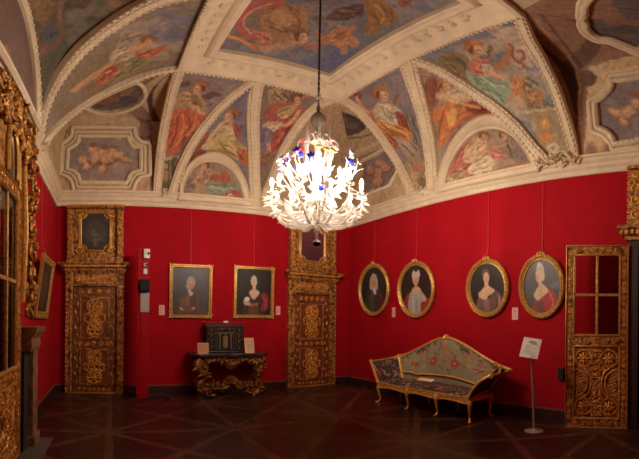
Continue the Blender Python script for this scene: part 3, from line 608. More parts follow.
CART_R = [(592, 2), (588, 12), (590, 26), (600, 34), (612, 36), (622, 40), (639, 44), (650, 20), (640, -4), (610, -8)]
QRf.poly((104, 92, 94), [(600, -20), (612, 2), (618, 12), (632, 20), (660, 10), (660, -20)]); QRr.poly((104, 92, 94), CART_R); QRr.ell((152, 112, 88), 622, 12, 10, 4, 10).ell((148, 106, 82), 634, 18, 8, 4, -30).ell((146, 104, 82), 612, 22, 9, 4, 0).ell((92, 88, 78), 626, 30, 12, 5)
PANEL_R = [(614, 84), (640, 80), (650, 90), (650, 136), (616, 142), (614, 136), (608, 130), (600, 127), (598, 104), (606, 99), (612, 92)]
QRr.poly((138, 124, 128), PANEL_R, smooth=False); flesh(QRr, 616, 112, 9, 3.5, 15); flesh(QRr, 624, 122, 7, 3.5, 60); flesh(QRr, 628, 112, 8, 6, -20); flesh(QRr, 636, 103, 5, 5, 0); QRr.ell((150, 100, 70), 634, 94, 6, 3)
def vault_head(S, x, y, r, hair, dx):
    S.ell(hair, x - dx * r * .35, y - r * .45, r * 1.05, r * .95, 0); S.ell((120, 72, 40), x - dx * r * .7, y - r * .1, r * .45, r * .6)
    S.ell((216, 168, 124), x + dx * r * .15, y + r * .1, r * .66, r * .85); S.ell((170, 116, 82), x - dx * r * .25, y + r * .3, r * .3, r * .5, 0, .7)
    S.stroke((92, 58, 42), r * .16, [(x + dx * r * .05, y - r * .05), (x + dx * r * .3, y - r * .08), (x + dx * r * .5, y - r * .02)], .9); S.stroke((140, 70, 56), r * .18, [(x + dx * r * .2, y + r * .5), (x + dx * r * .35, y + r * .53), (x + dx * r * .5, y + r * .5)], .9)
    S.stroke((190, 138, 96), [r * .6, r * .7], [(x - dx * r * .1, y + r * .85), (x - dx * r * .2, y + r * 1.3)])
for S_, x, y, r_, hr, dx in ((BL, 198.5, 89, 6, (178, 120, 56), -1), (CB, 230, 116.5, 5.4, (170, 112, 56), -1), (TB, 205, 166.5, 4, (150, 96, 56), -1), (BR, 296.5, 100.5, 5.2, (124, 80, 54), 1), (RL, 383, 95.5, 6.6, (176, 114, 54), 1), (CR, 445, 87, 5.6, (190, 124, 60), 1), (TR, 483.5, 137, 4.2, (150, 98, 60), 1), (TR, 503, 136.5, 3.8, (140, 88, 60), 1), (RR, 476.5, 50.5, 7, (196, 116, 50), 1), (LS, 147, 42.5, 5, (166, 104, 56), 1)):
    vault_head(S_, x, y, r_, hr, dx)
for S_, c_, w_, pts in ((BL, (214, 166, 122), [3, 4, 3], [(188, 103), (197, 109), (204, 115)]), (CB, (214, 174, 130), [3, 2.5], [(218, 128), (211, 137), (207, 144)]), (BR, (204, 154, 116), [3.5, 3, 3], [(300, 110), (293, 120), (284, 126)]), (RL, (212, 164, 120), [3.5, 3, 3], [(370, 113), (362, 109), (356, 96)]), (CR, (220, 176, 132), [4.5, 4.5, 3.5], [(438, 97), (453, 98), (469, 100)]), (RR, (216, 166, 124), [4, 4, 3], [(488, 71), (498, 76), (507, 78)]), (LS, (208, 158, 114), [4, 4.5, 4], [(130, 51), (140, 46), (150, 43)])):
    S_.stroke(c_, w_, pts)
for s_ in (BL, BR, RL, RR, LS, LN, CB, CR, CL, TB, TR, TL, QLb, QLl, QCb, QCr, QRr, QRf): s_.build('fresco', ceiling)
for wl, c in (('b', cA), ('l', cI), ('b', cD), ('r', cE), ('r', cH)):
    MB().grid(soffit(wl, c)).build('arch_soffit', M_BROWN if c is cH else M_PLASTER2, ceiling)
# middle of the vault
gx = np.linspace(FX0 + .48, FX1 - .48, 210)[:, None]; gy = np.linspace(FY0 + .48, FY1 - .48, 260)[None]
X_, Y_ = np.broadcast_arrays(gx, gy); Zc = 6.60 + .62 * np.sin(PI * (X_ - gx.min()) / (gx.max() - gx.min())) ** .8 * np.sin(PI * (Y_ - gy.min()) / (gy.max() - gy.min())) ** .8
CP = Surf(np.stack([X_, Y_, Zc], -1), (118, 116, 132))
CP.clouds((168, 148, 130), 26, 40, (12, 26), .35); CP.clouds((92, 100, 146), 8, 41, (10, 18), .5, (305, 52, 350, 70)); CP.clouds((150, 116, 90), 10, 42, (10, 18), .4, (240, 0, 300, 30)); CP.clouds((110, 104, 78), 6, 43, (6, 9), .6, (300, 14, 322, 30))
CP.stroke((192, 120, 48), [4, 5, 5], [(222, 34), (240, 40), (258, 49)]).stroke((226, 166, 86), 1.6, [(224, 34), (250, 44)])
CP.poly((176, 130, 84), [(262, 8), (280, 2), (300, 8), (308, 22), (304, 36), (286, 42), (268, 34), (260, 22)]).ell((196, 152, 104), 282, 18, 12, 9, 20).stroke((130, 88, 60), 1.8, [(270, 26), (284, 32), (298, 30)]).stroke((130, 90, 62), 1.6, [(290, 8), (298, 18), (300, 28)])
CP.stroke((184, 92, 80), [9, 9, 8, 7, 5], [(284, 2), (258, 4), (240, 16), (240, 30), (256, 38), (272, 42)]).stroke((216, 140, 122), 2.4, [(272, 3), (250, 12), (243, 24), (252, 34)]).poly((198, 120, 104), [(252, 30), (268, 34), (274, 42), (262, 48), (258, 40)])
CP.stroke((190, 142, 98), [6, 6, 5], [(260, 49), (280, 46), (298, 42)]).ell((190, 142, 98), 302, 37, 6, 5.5).ell((140, 92, 56), 305, 34, 5, 4).stroke((176, 130, 86), [7, 5], [(300, 6), (306, 22), (304, 34)])
CP.poly((184, 122, 76), [(328, 34), (340, 26), (350, 28), (352, 40), (344, 48), (330, 44)]).ell((190, 130, 84), 354, 43, 6, 5, 40).ell((188, 128, 82), 344, 51, 4, 4).stroke((184, 122, 76), [5, 4], [(348, 32), (356, 26)]).ell((180, 112, 72), 323, 40, 6, 5).ell((178, 118, 78), 309, 46, 5, 4).stroke((184, 112, 74), [4, 4], [(318, 32), (322, 40), (314, 50)])
CP.poly((160, 112, 56), [(362, -4), (376, -2), (388, 4), (398, 16), (396, 24), (382, 26), (378, 34), (364, 32), (368, 16)]).stroke((196, 146, 84), 2, [(374, 4), (384, 14), (380, 24)]).poly((104, 76, 70), [(326, 20), (334, 10), (348, 6), (362, 4), (362, 16), (346, 20)]).stroke((150, 100, 88), 2, [(340, 10), (356, 12)]).poly((150, 96, 62), [(396, -4), (412, -2), (408, 6), (400, 6)]).poly((120, 90, 80), [(300, -8), (350, -10), (340, 4), (310, 4)], alpha=.6)
vault_head(CP, 302, 37, 6.5, (140, 92, 56), 1)
CP.build('fresco', ceiling)
FPROF = [(-.06, 6.40), (-.05, 6.33), (.0, 6.32), (.04, 6.34), (.07, 6.40), (.11, 6.42), (.14, 6.45), (.30, 6.52), (.33, 6.47), (.38, 6.45), (.42, 6.47), (.45, 6.52), (.49, 6.53), (.50, 6.64)]
b = MB(); rows = [[(FX0 + o, FY0 + o, z), (FX0 + o, FY1 - o, z), (FX1 - o, FY1 - o, z), (FX1 - o, FY0 + o, z)] for o, z in FPROF]
b.grid(np.array(rows).transpose(1, 0, 2), closed_u=True)
for (xa, ya, xb, yb, nx, ny) in ((FX0, FY1, FX1, FY1, 0, -1), (FX1, FY1, FX1, FY0, -1, 0), (FX0, FY0, FX0, FY1, 1, 0)):
    L = math.hypot(xb - xa, yb - ya); n = int(L / .075)
    for i in range(n):
        t = (i + .5) / n; x, y = xa + (xb - xa) * t, ya + (yb - ya) * t
        b.ell((x - nx * .045, y - ny * .045, 6.325), (.028, .028, .03), 6, 4)
        if .12 < t < .88 and i % 3 == 0:
            for k in range(3):
                o = .17 + .045 * k; b.ell((x + nx * o + RNG.normal(0, .02) * abs(ny), y + ny * o + RNG.normal(0, .02) * abs(nx), 6.45 + .03 * k), (.06 if ny else .035, .06 if nx else .035, .03), 6, 4)
b.build('ceiling_frame', M_PLASTER, ceiling)
# ribs: moulded bands with bead rows, swept on the cove
def sweep(b, P, N, prof):
    T = np.gradient(P, axis=0); T /= np.linalg.norm(T, axis=1)[:, None]; B = np.cross(T, N); B /= np.linalg.norm(B, axis=1)[:, None]
    G = np.stack([P + B * x + N * h for x, h in prof], 1); b.grid(G); return T, B
def rib(P, N, wd, beads=(-1, 1), h=.07, bead=.031, step=.105, name='rib'):
    b = MB(); w = wd / 2
    prof = [(-w, -.06), (-w, h * .5), (-w * .86, h * .75), (-w * .7, h * .5), (-w * .5, h * .55), (-w * .42, h), (w * .42, h), (w * .5, h * .55), (w * .7, h * .5), (w * .86, h * .75), (w, h * .5), (w, -.06)]
    T, B = sweep(b, P, N, prof)
    L = np.r_[0, np.cumsum(np.linalg.norm(np.diff(P, axis=0), axis=1))]; n = int(L[-1] / step)
    for i in range(n):
        t = (i + .5) / n * L[-1]; q = [np.array([np.interp(t, L, A[:, k]) for k in range(3)]) for A in (P, N, B)]
        for sgn in beads: b.ell(q[0] + q[2] * sgn * w * .74 + q[1] * h * .72, bead, 6, 4)
        if wd > .2: b.ell(q[0] + q[1] * h, (bead * .7,) * 3, 5, 3)
    return b.build(name, M_PLASTER, ceiling)
for wl, c, wd in (('b', cA, .19), ('b', cB, .20), ('b', cC, .27), ('b', cD, .20), ('r', cE, .20), ('r', cF, .30), ('r', cG, .22), ('r', cH, .17), ('l', cI, .13), ('l', cJ, .24), ('l', cK, .24)):
    P, N = curve3(wl, c, .01); rib(P, N, wd)
def band(outer, inner, nrm):
    b = MB(); o, i = np.array(outer), np.array(inner); n = np.array(nrm)
    G = np.stack([o - n * .05, o + n * .05, o * .85 + i * .15 + n * .07, o * .7 + i * .3 + n * .04, o * .25 + i * .75 + n * .04, o * .12 + i * .88 + n * .06, i + n * .04, i - n * .02], 1); b.grid(G)
    q = resample(o * .84 + i * .16 + n * .06, 40)
    for p in q: b.ell(p, .026, 6, 4)
    p0, p1 = outer[0], outer[-1]
    b.tube([p0 + n * .02, p1 + n * .02], .05, 6)
    return b.build('lunette_band', M_PLASTER, ceiling)
band(archB_o, archB_i, (0, -1, 0)); band(archR_o, archR_i, (-1, 0, 0)); band(archL_o, archL_i, (1, 0, 0))
# wall strip behind the lunettes and between arch and cornice
def lun_back(arch, nrm):
    b = MB(); n = np.array(nrm); a = arch - n * .02; lo = a.copy(); lo[:, 2] = ZC - .02; b.grid(np.stack([lo, a], 1)); b.build('lunette_ground', M_PLASTER, ceiling)
for a, n in ((archB_o, (0, -1, 0)), (archR_o, (-1, 0, 0)), (archL_o, (1, 0, 0))): lun_back(a, n)
# raised frames round the painted corner panels and cartouches
def surf_frame(S, pts, r, name='panel_frame', closed=True, dense=80, smooth=False, m=None):
    P = np.array(pts, float); P = catmull(P, dense, closed) if smooth else (resample(np.r_[P, P[:1]], dense)[:-1] if closed else resample(P, dense))
    Ss = S if isinstance(S, tuple) else (S,); Q = []
    for x, y in P:
        best = min(Ss, key=lambda q: np.min((q.px[..., 0] - x) ** 2 + (q.px[..., 1] - y) ** 2)); Q.append(best.point(x, y))
    b = MB(); C = np.array([p + n * r * .5 for p, n in Q]); b.tube(C, r, 7, closed)
    if r >= .05:
        for k in range(0, len(C), 2): b.ell(C[k] + Q[k][1] * r * .7, (r * .55, r * .55, r * .4), 6, 4)
    return b.build(name, m or M_PLASTER, ceiling)
def grow(pts, k):
    P = np.array(pts, float); c = (P.min(0) + P.max(0)) / 2; return c + (P - c) * (1 + k / ((P.max(0) - P.min(0)) / 2))
surf_frame(QLb, grow(PANEL_L, 2), .05); surf_frame(QLb, grow(PANEL_L, 6), .03); surf_frame(QLb, grow(PANEL_L, 11), .045)
surf_frame(QLb, [(84, 105), (93, 91), (111, 83), (130, 80), (142, 85), (145, 96), (136, 106), (117, 113), (98, 113)], .05, 'cartouche_frame', smooth=True)
surf_frame(QCr, [(361, 162), (384, 149), (393, 154), (400, 166), (396, 175), (390, 186), (362, 197)], .04, closed=False)
surf_frame(QRr, grow(PANEL_R, 3), .055); surf_frame(QRr, grow(PANEL_R, 9), .04)
surf_frame((QRr, QRf), grow(CART_R, 4), .06, 'cartouche_frame', smooth=True); surf_frame((QRr, QRf), grow(CART_R, 9), .045, 'cartouche_frame', smooth=True)
# leafy clumps where the ribs meet
def clump(p, r, n=64, flat=1.0):
    b = MB()
    for k in range(n):
        v = RNG.normal(0, 1, 3); v /= np.linalg.norm(v); a = RNG.uniform(0, PI)
        M = np.array(Matrix.Rotation(a, 3, Vector(v))); b.ell(np.array(p) + v * r * RNG.uniform(.4, 1) * np.array([1, 1, .7]), (r * .27, r * .12, r * .08), 6, 4, M)
    b.build('leaf_boss', M_PLASTER, ceiling)
for wl, px, py, r in (('b', 164, 198, .16), ('b', 260, 204, .18), ('r', 422, 192, .2), ('r', 560, 166, .24), ('r', 545, 170, .18), ('r', 575, 164, .18), ('l', 39, 148, .16), ('b', 178, 67, .09), ('b', 335, 94, .1), ('r', 506, 5, .12)):
    s_, d_ = hit(wl, px, py); u = d_ / depth(wl); p = place(wl, s_, d_, zcove(u)); clump(p + np.array([0, 0, .0]), r)

# ------------------------------------------------------------------ carving helpers (local frame: x along the wall, z up, the room at -y)
def spiral(cx, cz, r, turns, a0, y, sgn=1, n=16):
    t = np.linspace(0, 1, n); a = a0 + sgn * t * turns * 2 * PI; q = r * (1 - .82 * t)
    return np.stack([cx + q * np.cos(a), np.full(n, y), cz + q * np.sin(a)], 1)
def leaf(b, x, z, l, ang, wd=.3, y=0., th=.25):
    c, s = math.cos(ang), math.sin(ang); M = np.array([[c, 0, -s], [0, 1, 0], [s, 0, c]])
    b.ell((x + c * l / 2, y, z + s * l / 2), (l / 2, l * th, l * wd / 2), 7, 4, M)
def scroll_band(b, x0, x1, z0, z1, y, k=1.0, seed=0):
    """a run of alternating scrolls and leaves filling a strip"""
    g = np.random.default_rng(seed); W, H = x1 - x0, z1 - z0; vert = H > W; L, T = (H, W) if vert else (W, H)
    n = max(1, int(round(L / (T * 1.05)))); 
    for i in range(n):
        t = (i + .5) / n; s = 1 if i % 2 else -1
        cx, cz = (x0 + W / 2, z0 + H * t) if vert else (x0 + W * t, z0 + H / 2); r = T * .36
        b.tube(spiral(cx, cz, r, 1.25, g.uniform(0, 6), y, s, 12), [T * .09, T * .10, T * .05], 5)
        b.ell((cx, y - T * .03, cz), (T * .11, T * .1, T * .11), 6, 4)
        for q in range(4): leaf(b, cx + r * .7 * math.cos(q * 1.6 + i), cz + r * .7 * math.sin(q * 1.6 + i), T * .32, g.uniform(0, 6.28), .4, y)
def scroll_field(b, x0, x1, z0, z1, y, n, seed, size):
    """mirrored scrolls, leaves and a centre spray inside a field"""
    g = np.random.default_rng(seed); cx = (x0 + x1) / 2; hw = (x1 - x0) / 2
    for i in range(n):
        z = z0 + (z1 - z0) * (i + .5) / n; dx = hw * g.uniform(.3, .62); r = size * g.uniform(.7, 1.2)
        for s in (-1, 1):
            P = spiral(cx + s * dx, z, r, 1.2, PI / 2 if s > 0 else PI / 2, y, s, 12); b.tube(P, [r * .2, r * .22, r * .12], 5)
            leaf(b, cx + s * dx, z, r * 1.6, PI / 2 + s * g.uniform(.3, 1.3), .38, y); leaf(b, cx + s * dx * .5, z + r * .5, r * 1.3, PI / 2 - s * g.uniform(.2, 1.6), .42, y)
            leaf(b, cx + s * dx * 1.3, z - r * .3, r * 1.1, -PI / 2 + s * g.uniform(.2, 1.2), .4, y)
        b.ell((cx, y, z), (r * .4, r * .35, r * .45), 7, 5)
def rect(x0, x1, z0, z1): return [(x0, z0), (x1, z0), (x1, z1), (x0, z1)]
def oct_pts(x0, x1, z0, z1, c, n=5):
    """rectangle with concave quarter-round corners"""
    P = []
    for (cx, cz, a0) in ((x0, z0, PI / 2), (x1, z0, PI), (x1, z1, 1.5 * PI), (x0, z1, 0)):
        for k in range(n): a = a0 - (PI / 2) * k / (n - 1); P.append((cx + c * math.cos(a), cz + c * math.sin(a)))
    Q = P[:n][::1] + P[n:2 * n] + P[2 * n:3 * n] + P[3 * n:]
    return Q
def moulding(b, x0, x1, z0, z1, wd, y0, y1, lip=.35):
    """picture-frame moulding: raised outer edge falling to the opening"""
    pts = [(0, y1), (0, y0), (wd * lip, y0 - .004), (wd * .55, y0 + .008), (wd * .8, y0 + .004), (wd, (y0 + y1) / 2), (wd, y1)]
    rows = []
    for o, y in pts: rows.append([(x0 + o, y, z0 + o), (x1 - o, y, z0 + o), (x1 - o, y, z1 - o), (x0 + o, y, z1 - o)])
    b.grid(np.array(rows).transpose(1, 0, 2), closed_u=True)
def flat_sheet(x0, x1, z0, z1, y, nx, nz):
    X, Z = np.meshgrid(np.linspace(x0, x1, nx), np.linspace(z1, z0, nz), indexing='ij'); return np.stack([X, np.full(X.shape, y), Z], -1)

# ------------------------------------------------------------------ gilded doors
def carved_panel(b, fr, x0, x1, z0, z1, y, seed):
    """sunk panel with a lobed strapwork cartouche full of scrolls"""
    moulding(fr, x0, x1, z0, z1, .035, y - .018, y)
    cx, cz, hw, hh = (x0 + x1) / 2, (z0 + z1) / 2, (x1 - x0) / 2 * .8, (z1 - z0) / 2 * .88
    half = [(0, 1), (.42, .95), (.68, .75), (.66, .52), (.5, .36), (.62, .24), (.95, .16), (.9, 0)]
    H = half + [(x, -z) for x, z in half[-2::-1]]; C = H + [(-x, z) for x, z in H[-2:0:-1]]
    P = catmull([(cx + x * hw * .9, y - .012, cz + z * hh) for x, z in C], 64, True); b.tube(P, .02, 6, True)
    scroll_field(b, cx - hw * .62, cx + hw * .62, cz - hh * .85, cz + hh * .85, y - .012, 7, seed, hw * .3)
def gilt_door(name, cx, hw, leaf_hw, y, label, wood, painting, seed, zl=2.30, zf=2.58, zled=2.80, ztop=4.08, dep=.12):
    r = empty(name, (cx, y, 0)); tag(r, kind='structure')
    b = MB(); jw = hw - leaf_hw
    for s in (-1, 1): b.box(min(s * hw, s * leaf_hw), max(s * hw, s * leaf_hw), -dep, 0, 0, zf)
    b.box(-leaf_hw, leaf_hw, -dep, 0, zl, zf)
    for s in (-1, 1): b.box(*sorted((s * (leaf_hw + .03), s * (leaf_hw + .055))), -dep - .02, -dep, 0, zl + .05)
    b.box(-leaf_hw - .055, leaf_hw + .055, -dep - .02, -dep, zl + .03, zl + .055)
    fr = b.build('door_frame', M_GOLDD, r, smooth=False, bevel=.008)
    c = MB()
    for s in (-1, 1):
        for k in range(26): c.ell((s * (hw - .015), -dep - .005, .1 + k * (zf - .2) / 25), (.022, .02, .034), 6, 4)
    scroll_band(c, -leaf_hw, leaf_hw, zl + .07, zf - .03, -dep, seed=seed); c.build('frame_carving', M_GOLD, fr)
    lf = MB().box(-leaf_hw + .005, leaf_hw - .005, -.055, -.005, .02, zl).build('door_leaf', wood, r, smooth=False, bevel=.004)
    cv = MB(); fm = MB(); L = leaf_hw
    carved_panel(cv, fm, -L + .15, L - .15, zl * .51, zl * .90, -.055, seed + 1); carved_panel(cv, fm, -L + .15, L - .15, .17, zl * .42, -.055, seed + 2)
    scroll_band(cv, -L + .1, L - .1, zl * .435, zl * .5, -.06, seed=seed + 3); scroll_band(cv, -L + .1, L - .1, zl * .915, zl * .985, -.06, seed=seed + 4); scroll_band(cv, -L + .1, L - .1, .04, .14, -.06, seed=seed + 5)
    for k in range(12):
        for s in (-1, 1): leaf(cv, s * (L - .08), .2 + k * (zl - .3) / 12, .11, PI / 2 + (.4 if k % 2 else -.4), .4, -.058)
    fm.build('panel_moulding', M_GOLDD, lf); cv.build('leaf_carving', M_GOLD, lf)
    MB().box(-leaf_hw, leaf_hw, -.10, 0, 0, .02).build('threshold', M_GOLDF, r, smooth=False)
    # ledge
    b = MB(); pr = [(0, zf), (dep + .03, zf), (dep + .05, zf + .05), (dep + .05, zf + .1), (dep + .13, zf + .16), (dep + .15, zf + .2), (dep + .15, zled - .0), (0, zled)]
    rows = [[(-hw - max(d - dep, 0), -d, z), (hw + max(d - dep, 0), -d, z)] for d, z in pr]; b.grid(np.array(rows))
    for s in (0, 1): b.add([row[s] for row in rows], [tuple(range(len(rows))) if s else tuple(range(len(rows) - 1, -1, -1))])
    le = b.build('ledge', M_GOLDD, r, smooth=False); c = MB(); n = 20
    for k in range(n):
        x = -hw - .03 + (2 * hw + .06) * (k + .5) / n; leaf(c, x, zf + .1, .11, PI / 2, .8, -dep - .10, .3); c.ell((x, -dep - .055, zf + .06), .02, 6, 4)
    c.build('ledge_carving', M_GOLD, le)
    # overdoor
    ow = hw * .96; z0, z1 = zled, ztop; b = MB(); n = 5
    inn = oct_pts(-ow * .52, ow * .52, z0 + .27, z1 - .16, .13, n)
    b.box(-ow, ow, -.05, 0, z0, z1); 
    for s in (-1, 1): b.box(*sorted((s * ow, s * ow * .78)), -.15, -.05, z0 + .12, z1 - .08)
    b.box(-ow, ow, -.17, -.05, z0, z0 + .12); b.box(-ow * 1.03, ow * 1.03, -.18, -.05, z1 - .07, z1)
    ov = b.build('overdoor', M_GOLDD, r, smooth=False, bevel=.008)
    c = MB(); P = [(x, -.07, z) for x, z in inn]; c.tube(P, .022, 6, True); P2 = [(x, -.06, z) for x, z in oct_pts(-ow * .58, ow * .58, z0 + .22, z1 - .11, .12, n)]; c.tube(P2, .014, 6, True)
    c.build('painting_moulding', M_GOLDF, ov); c = MB()
    for s in (-1, 1):
        scroll_band(c, *sorted((s * ow * .98, s * ow * .80)), z0 + .14, z1 - .1, -.155, seed=seed + 6)
        for zz, q in ((z0 + .27, 1), (z1 - .16, -1)):
            c.tube(spiral(s * ow * .58, zz + q * .02, .085, 1.3, 0, -.08, s * q, 12), [.02, .022, .012], 5)
            for a in np.arange(5) * .5: leaf(c, s * ow * .56, zz + q * .02, .12, a * q + (0 if s < 0 else PI / 2 * q), .4, -.075)
    scroll_band(c, -ow * .7, ow * .7, z0 + .13, z0 + .22, -.07, seed=seed + 8); scroll_band(c, -ow * .7, ow * .7, z1 - .155, z1 - .075, -.07, seed=seed + 9)
    for k in range(22): c.ell((-ow + 2 * ow * (k + .5) / 22, -.185, z1 - .035), (.022, .02, .03), 6, 4)
    c.build('overdoor_carving', M_GOLD, ov)
    C = Canvas(flat_sheet(-ow * .52, ow * .52, z0 + .27, z1 - .16, -.054, 50, 70), (62, 54, 46)); painting(C); C.build('overdoor_painting', ov, M_OIL)
    return r
def flowers_dark(C):
    g = np.random.default_rng(3)
    C.poly((84, 76, 66), [(.2, .3), (.6, .2), (.9, .5), (.6, .8), (.2, .7)], .6)
    for k in range(26): C.ell([(120, 104, 86), (96, 88, 72), (134, 116, 98), (80, 84, 66)][k % 4], g.normal(.5, .18), g.normal(.6, .16), .05, .04, alpha=.6)
def flowers_plum(C):
    C.c[:] = s2l((96, 46, 56)); C.poly((110, 58, 64), [(.1, .1), (.9, .1), (.9, .6), (.1, .5)], .5).ell((78, 40, 48), .5, .8, .3, .12, alpha=.5)
bk = YB - .001
gilt_door('door_1', -.33, .62, .47, bk, '', M_WOOD, flowers_dark, 11)
gilt_door('door_2', 4.73, .66, .49, bk, '', M_REDWOOD, flowers_plum, 31, zl=2.26)
# glazed leaf: local x from the hinge edge, front at -y
def glazed_leaf(name, L, H, loc, rz, seed, gz0=.50):
    """free edge at x = 0, hinge at x = L"""
    r = empty(name, loc, rz); tag(r, kind='structure'); st = .13; z_rail = H * gz0
    b = MB(); b.box(0, st, -.05, 0, .02, H); b.box(L - st, L, -.05, 0, .02, H); b.box(st, L - st, -.05, 0, H - .15, H); b.box(st, L - st, -.05, 0, z_rail - .13, z_rail + .03); b.box(st, L - st, -.05, 0, .02, .15)
    fr = b.build('leaf_frame', M_GOLDD, r, smooth=False, bevel=.006); c = MB()
    scroll_band(c, .015, st - .02, .12, H - .15, -.055, seed=seed); scroll_band(c, L - st + .02, L - .015, .12, H - .15, -.055, seed=seed + 1)
    scroll_band(c, .12, L - .12, H - .13, H - .02, -.055, seed=seed + 2); scroll_band(c, .12, L - .12, z_rail - .12, z_rail + .01, -.055, seed=seed + 3); scroll_band(c, .12, L - .12, .03, .13, -.055, seed=seed + 4)
    c.build('frame_carving', M_GOLD, fr)
    e = MB(); moulding(e, st - .015, L - st + .015, z_rail + .02, H - .135, .03, -.062, -.03); moulding(e, st - .015, L - st + .015, .14, z_rail - .12, .03, -.062, -.02); moulding(e, 0, L, .0, H, .022, -.068, -.0); e.build('frame_edge', M_GOLDF, fr)
    g = MB(); cx = L / 2; cz = (z_rail + H - .12) / 2
    g.box(cx - .02, cx + .02, -.045, -.01, z_rail + .03, H - .15); g.box(st, L - st, -.045, -.01, cz - .02, cz + .02); g.build('glazing_bar', M_GOLDF, r, smooth=False, bevel=.006)
    MB().box(st - .005, L - st + .005, -.028, -.024, z_rail + .02, H - .14).build('glass_pane', M_PANE, r, smooth=False)
    # carved lower panel: corner roundels, waisted strapwork, diapered side fields
    x0, x1, z0, z1 = st + .01, L - st - .01, .15, z_rail - .13; MB().box(x0 - .01, x1 + .01, -.035, -.005, z0 - .01, z1 + .01).build('lower_panel', M_GOLDD, r, smooth=False)
    p = MB(); y = -.045; W, Hh = x1 - x0, z1 - z0; rr = W * .19
    for sx in (0, 1):
        for sz in (0, 1):
            qx, qz = x0 + W * (.21 if sx == 0 else .79), z0 + Hh * (.17 if sz == 0 else .83)
            a = np.linspace(0, 2 * PI, 28, endpoint=False); p.tube(np.stack([qx + rr * np.cos(a), np.full(28, y), qz + rr * np.sin(a)], 1), .014, 5, True)
            for k in range(8): leaf(p, qx, qz, rr * .8, k * PI / 4, .38, y, .18)
            p.ell((qx, y - .005, qz), rr * .2, 7, 5)
        s = -1 if sx == 0 else 1; mx = (x0 + x1) / 2
        p.tube(catmull([(mx + s * W * .30, y, z0 + Hh * .30), (mx + s * W * .17, y, z0 + Hh * .36), (mx + s * W * .12, y, z0 + Hh * .5), (mx + s * W * .17, y, z0 + Hh * .64), (mx + s * W * .30, y, z0 + Hh * .70)], 22), .015, 5)
        p.tube(catmull([(mx + s * W * .47, y, z0 + Hh * .32), (mx + s * W * .34, y, z0 + Hh * .34), (mx + s * W * .22, y, z0 + Hh * .42), (mx + s * W * .20, y, z0 + Hh * .5), (mx + s * W * .22, y, z0 + Hh * .58), (mx + s * W * .34, y, z0 + Hh * .66), (mx + s * W * .47, y, z0 + Hh * .68)], 26), .012, 5)
        for k in range(7):
            zz = z0 + Hh * (.37 + .26 * k / 6); q = .30 + .05 * abs(k - 3) / 3
            p.tube([(mx + s * W * q, y + .006, zz), (mx + s * W * .45, y + .006, zz + .05)], .006, 4); p.tube([(mx + s * W * q, y + .006, zz + .03), (mx + s * W * .45, y + .006, zz - .02)], .006, 4)
    mx = (x0 + x1) / 2; scroll_field(p, mx - W * .16, mx + W * .16, z0 + Hh * .08, z0 + Hh * .92, y, 9, seed + 7, W * .07)
    for q in (.06, .94): p.box(mx - W * .12, mx + W * .12, y - .01, y + .01, z0 + Hh * q - .02, z0 + Hh * q + .02)
    p.build('panel_carving', M_GOLD, r)
    MB().lathe([(.0, 0), (.022, .0), (.022, .012), (.012, .03), (.02, .05), (.0, .06)], n=10).xf(Matrix.Translation((.06, -.05, z_rail * .95)) @ Matrix.Rotation(PI / 2, 4, 'X')).build('door_handle', M_GOLDF, r)
    return r
HX, HY = 5.74, 1.46; FX, FY = 5.50, 2.37
Lf = math.hypot(FX - HX, FY - HY)
glazed_leaf('door_3', Lf, 2.80, (FX, FY, 0), math.atan2(HY - FY, HX - FX), 51)
glazed_leaf('door_4', 1.0, 3.08, (-1.055, 3.28, 0), PI / 2, 71, .335)
# doorway in the right wall beside the open leaf
r = empty('door_5', (XR, 1.44, 0), -PI / 2); tag(r, kind='structure')     # local x runs towards the camera
b = MB(); b.box(0, .14, -.16, 0, 0, 2.95); b.box(.14, 1.2, -.16, 0, 2.7, 2.95); b.box(1.06, 1.2, -.16, 0, 0, 2.7); fr = b.build('door_frame', M_DARK, r, smooth=False, bevel=.008)
b = MB(); b.box(-.12, 1.3, -.26, 0, 2.95, 3.04); b.box(-.07, 1.27, -.21, 0, 2.88, 2.95); b.box(-.16, 1.34, -.30, 0, 3.04, 3.10); led = b.build('ledge', M_GOLDD, r, smooth=False, bevel=.01)
c = MB()
for k in range(16): leaf(c, -.1 + k * .085, 2.95, .09, PI / 2, .8, -.27, .3)
c.build('ledge_carving', M_GOLD, led)
b = MB(); b.box(-.02, 1.2, -.14, 0, 3.10, 4.06); b.box(-.05, 1.23, -.20, 0, 4.06, 4.12); b.box(-.04, 1.22, -.20, 0, 3.10, 3.2); ov = b.build('overdoor', M_GOLDD, r, smooth=False, bevel=.01); c = MB()
scroll_band(c, -.02, .2, 3.2, 4.06, -.15, seed=5); scroll_band(c, .2, 1.2, 3.2, 3.4, -.15, seed=6)
for k in range(14): c.ell((-.02 + k * .09, -.205, 4.085), (.03, .02, .028), 6, 4)
for k in range(9): c.tube(spiral(-.02, 3.26 + k * .095, .045, 1.2, 0, -.12, 1, 10), [.016, .01], 5)
c.build('overdoor_carving', M_GOLD, ov)
MB().box(.14, 1.06, -.02, -.002, 0, 2.7).build('door_leaf', M_DARK, r, smooth=False)

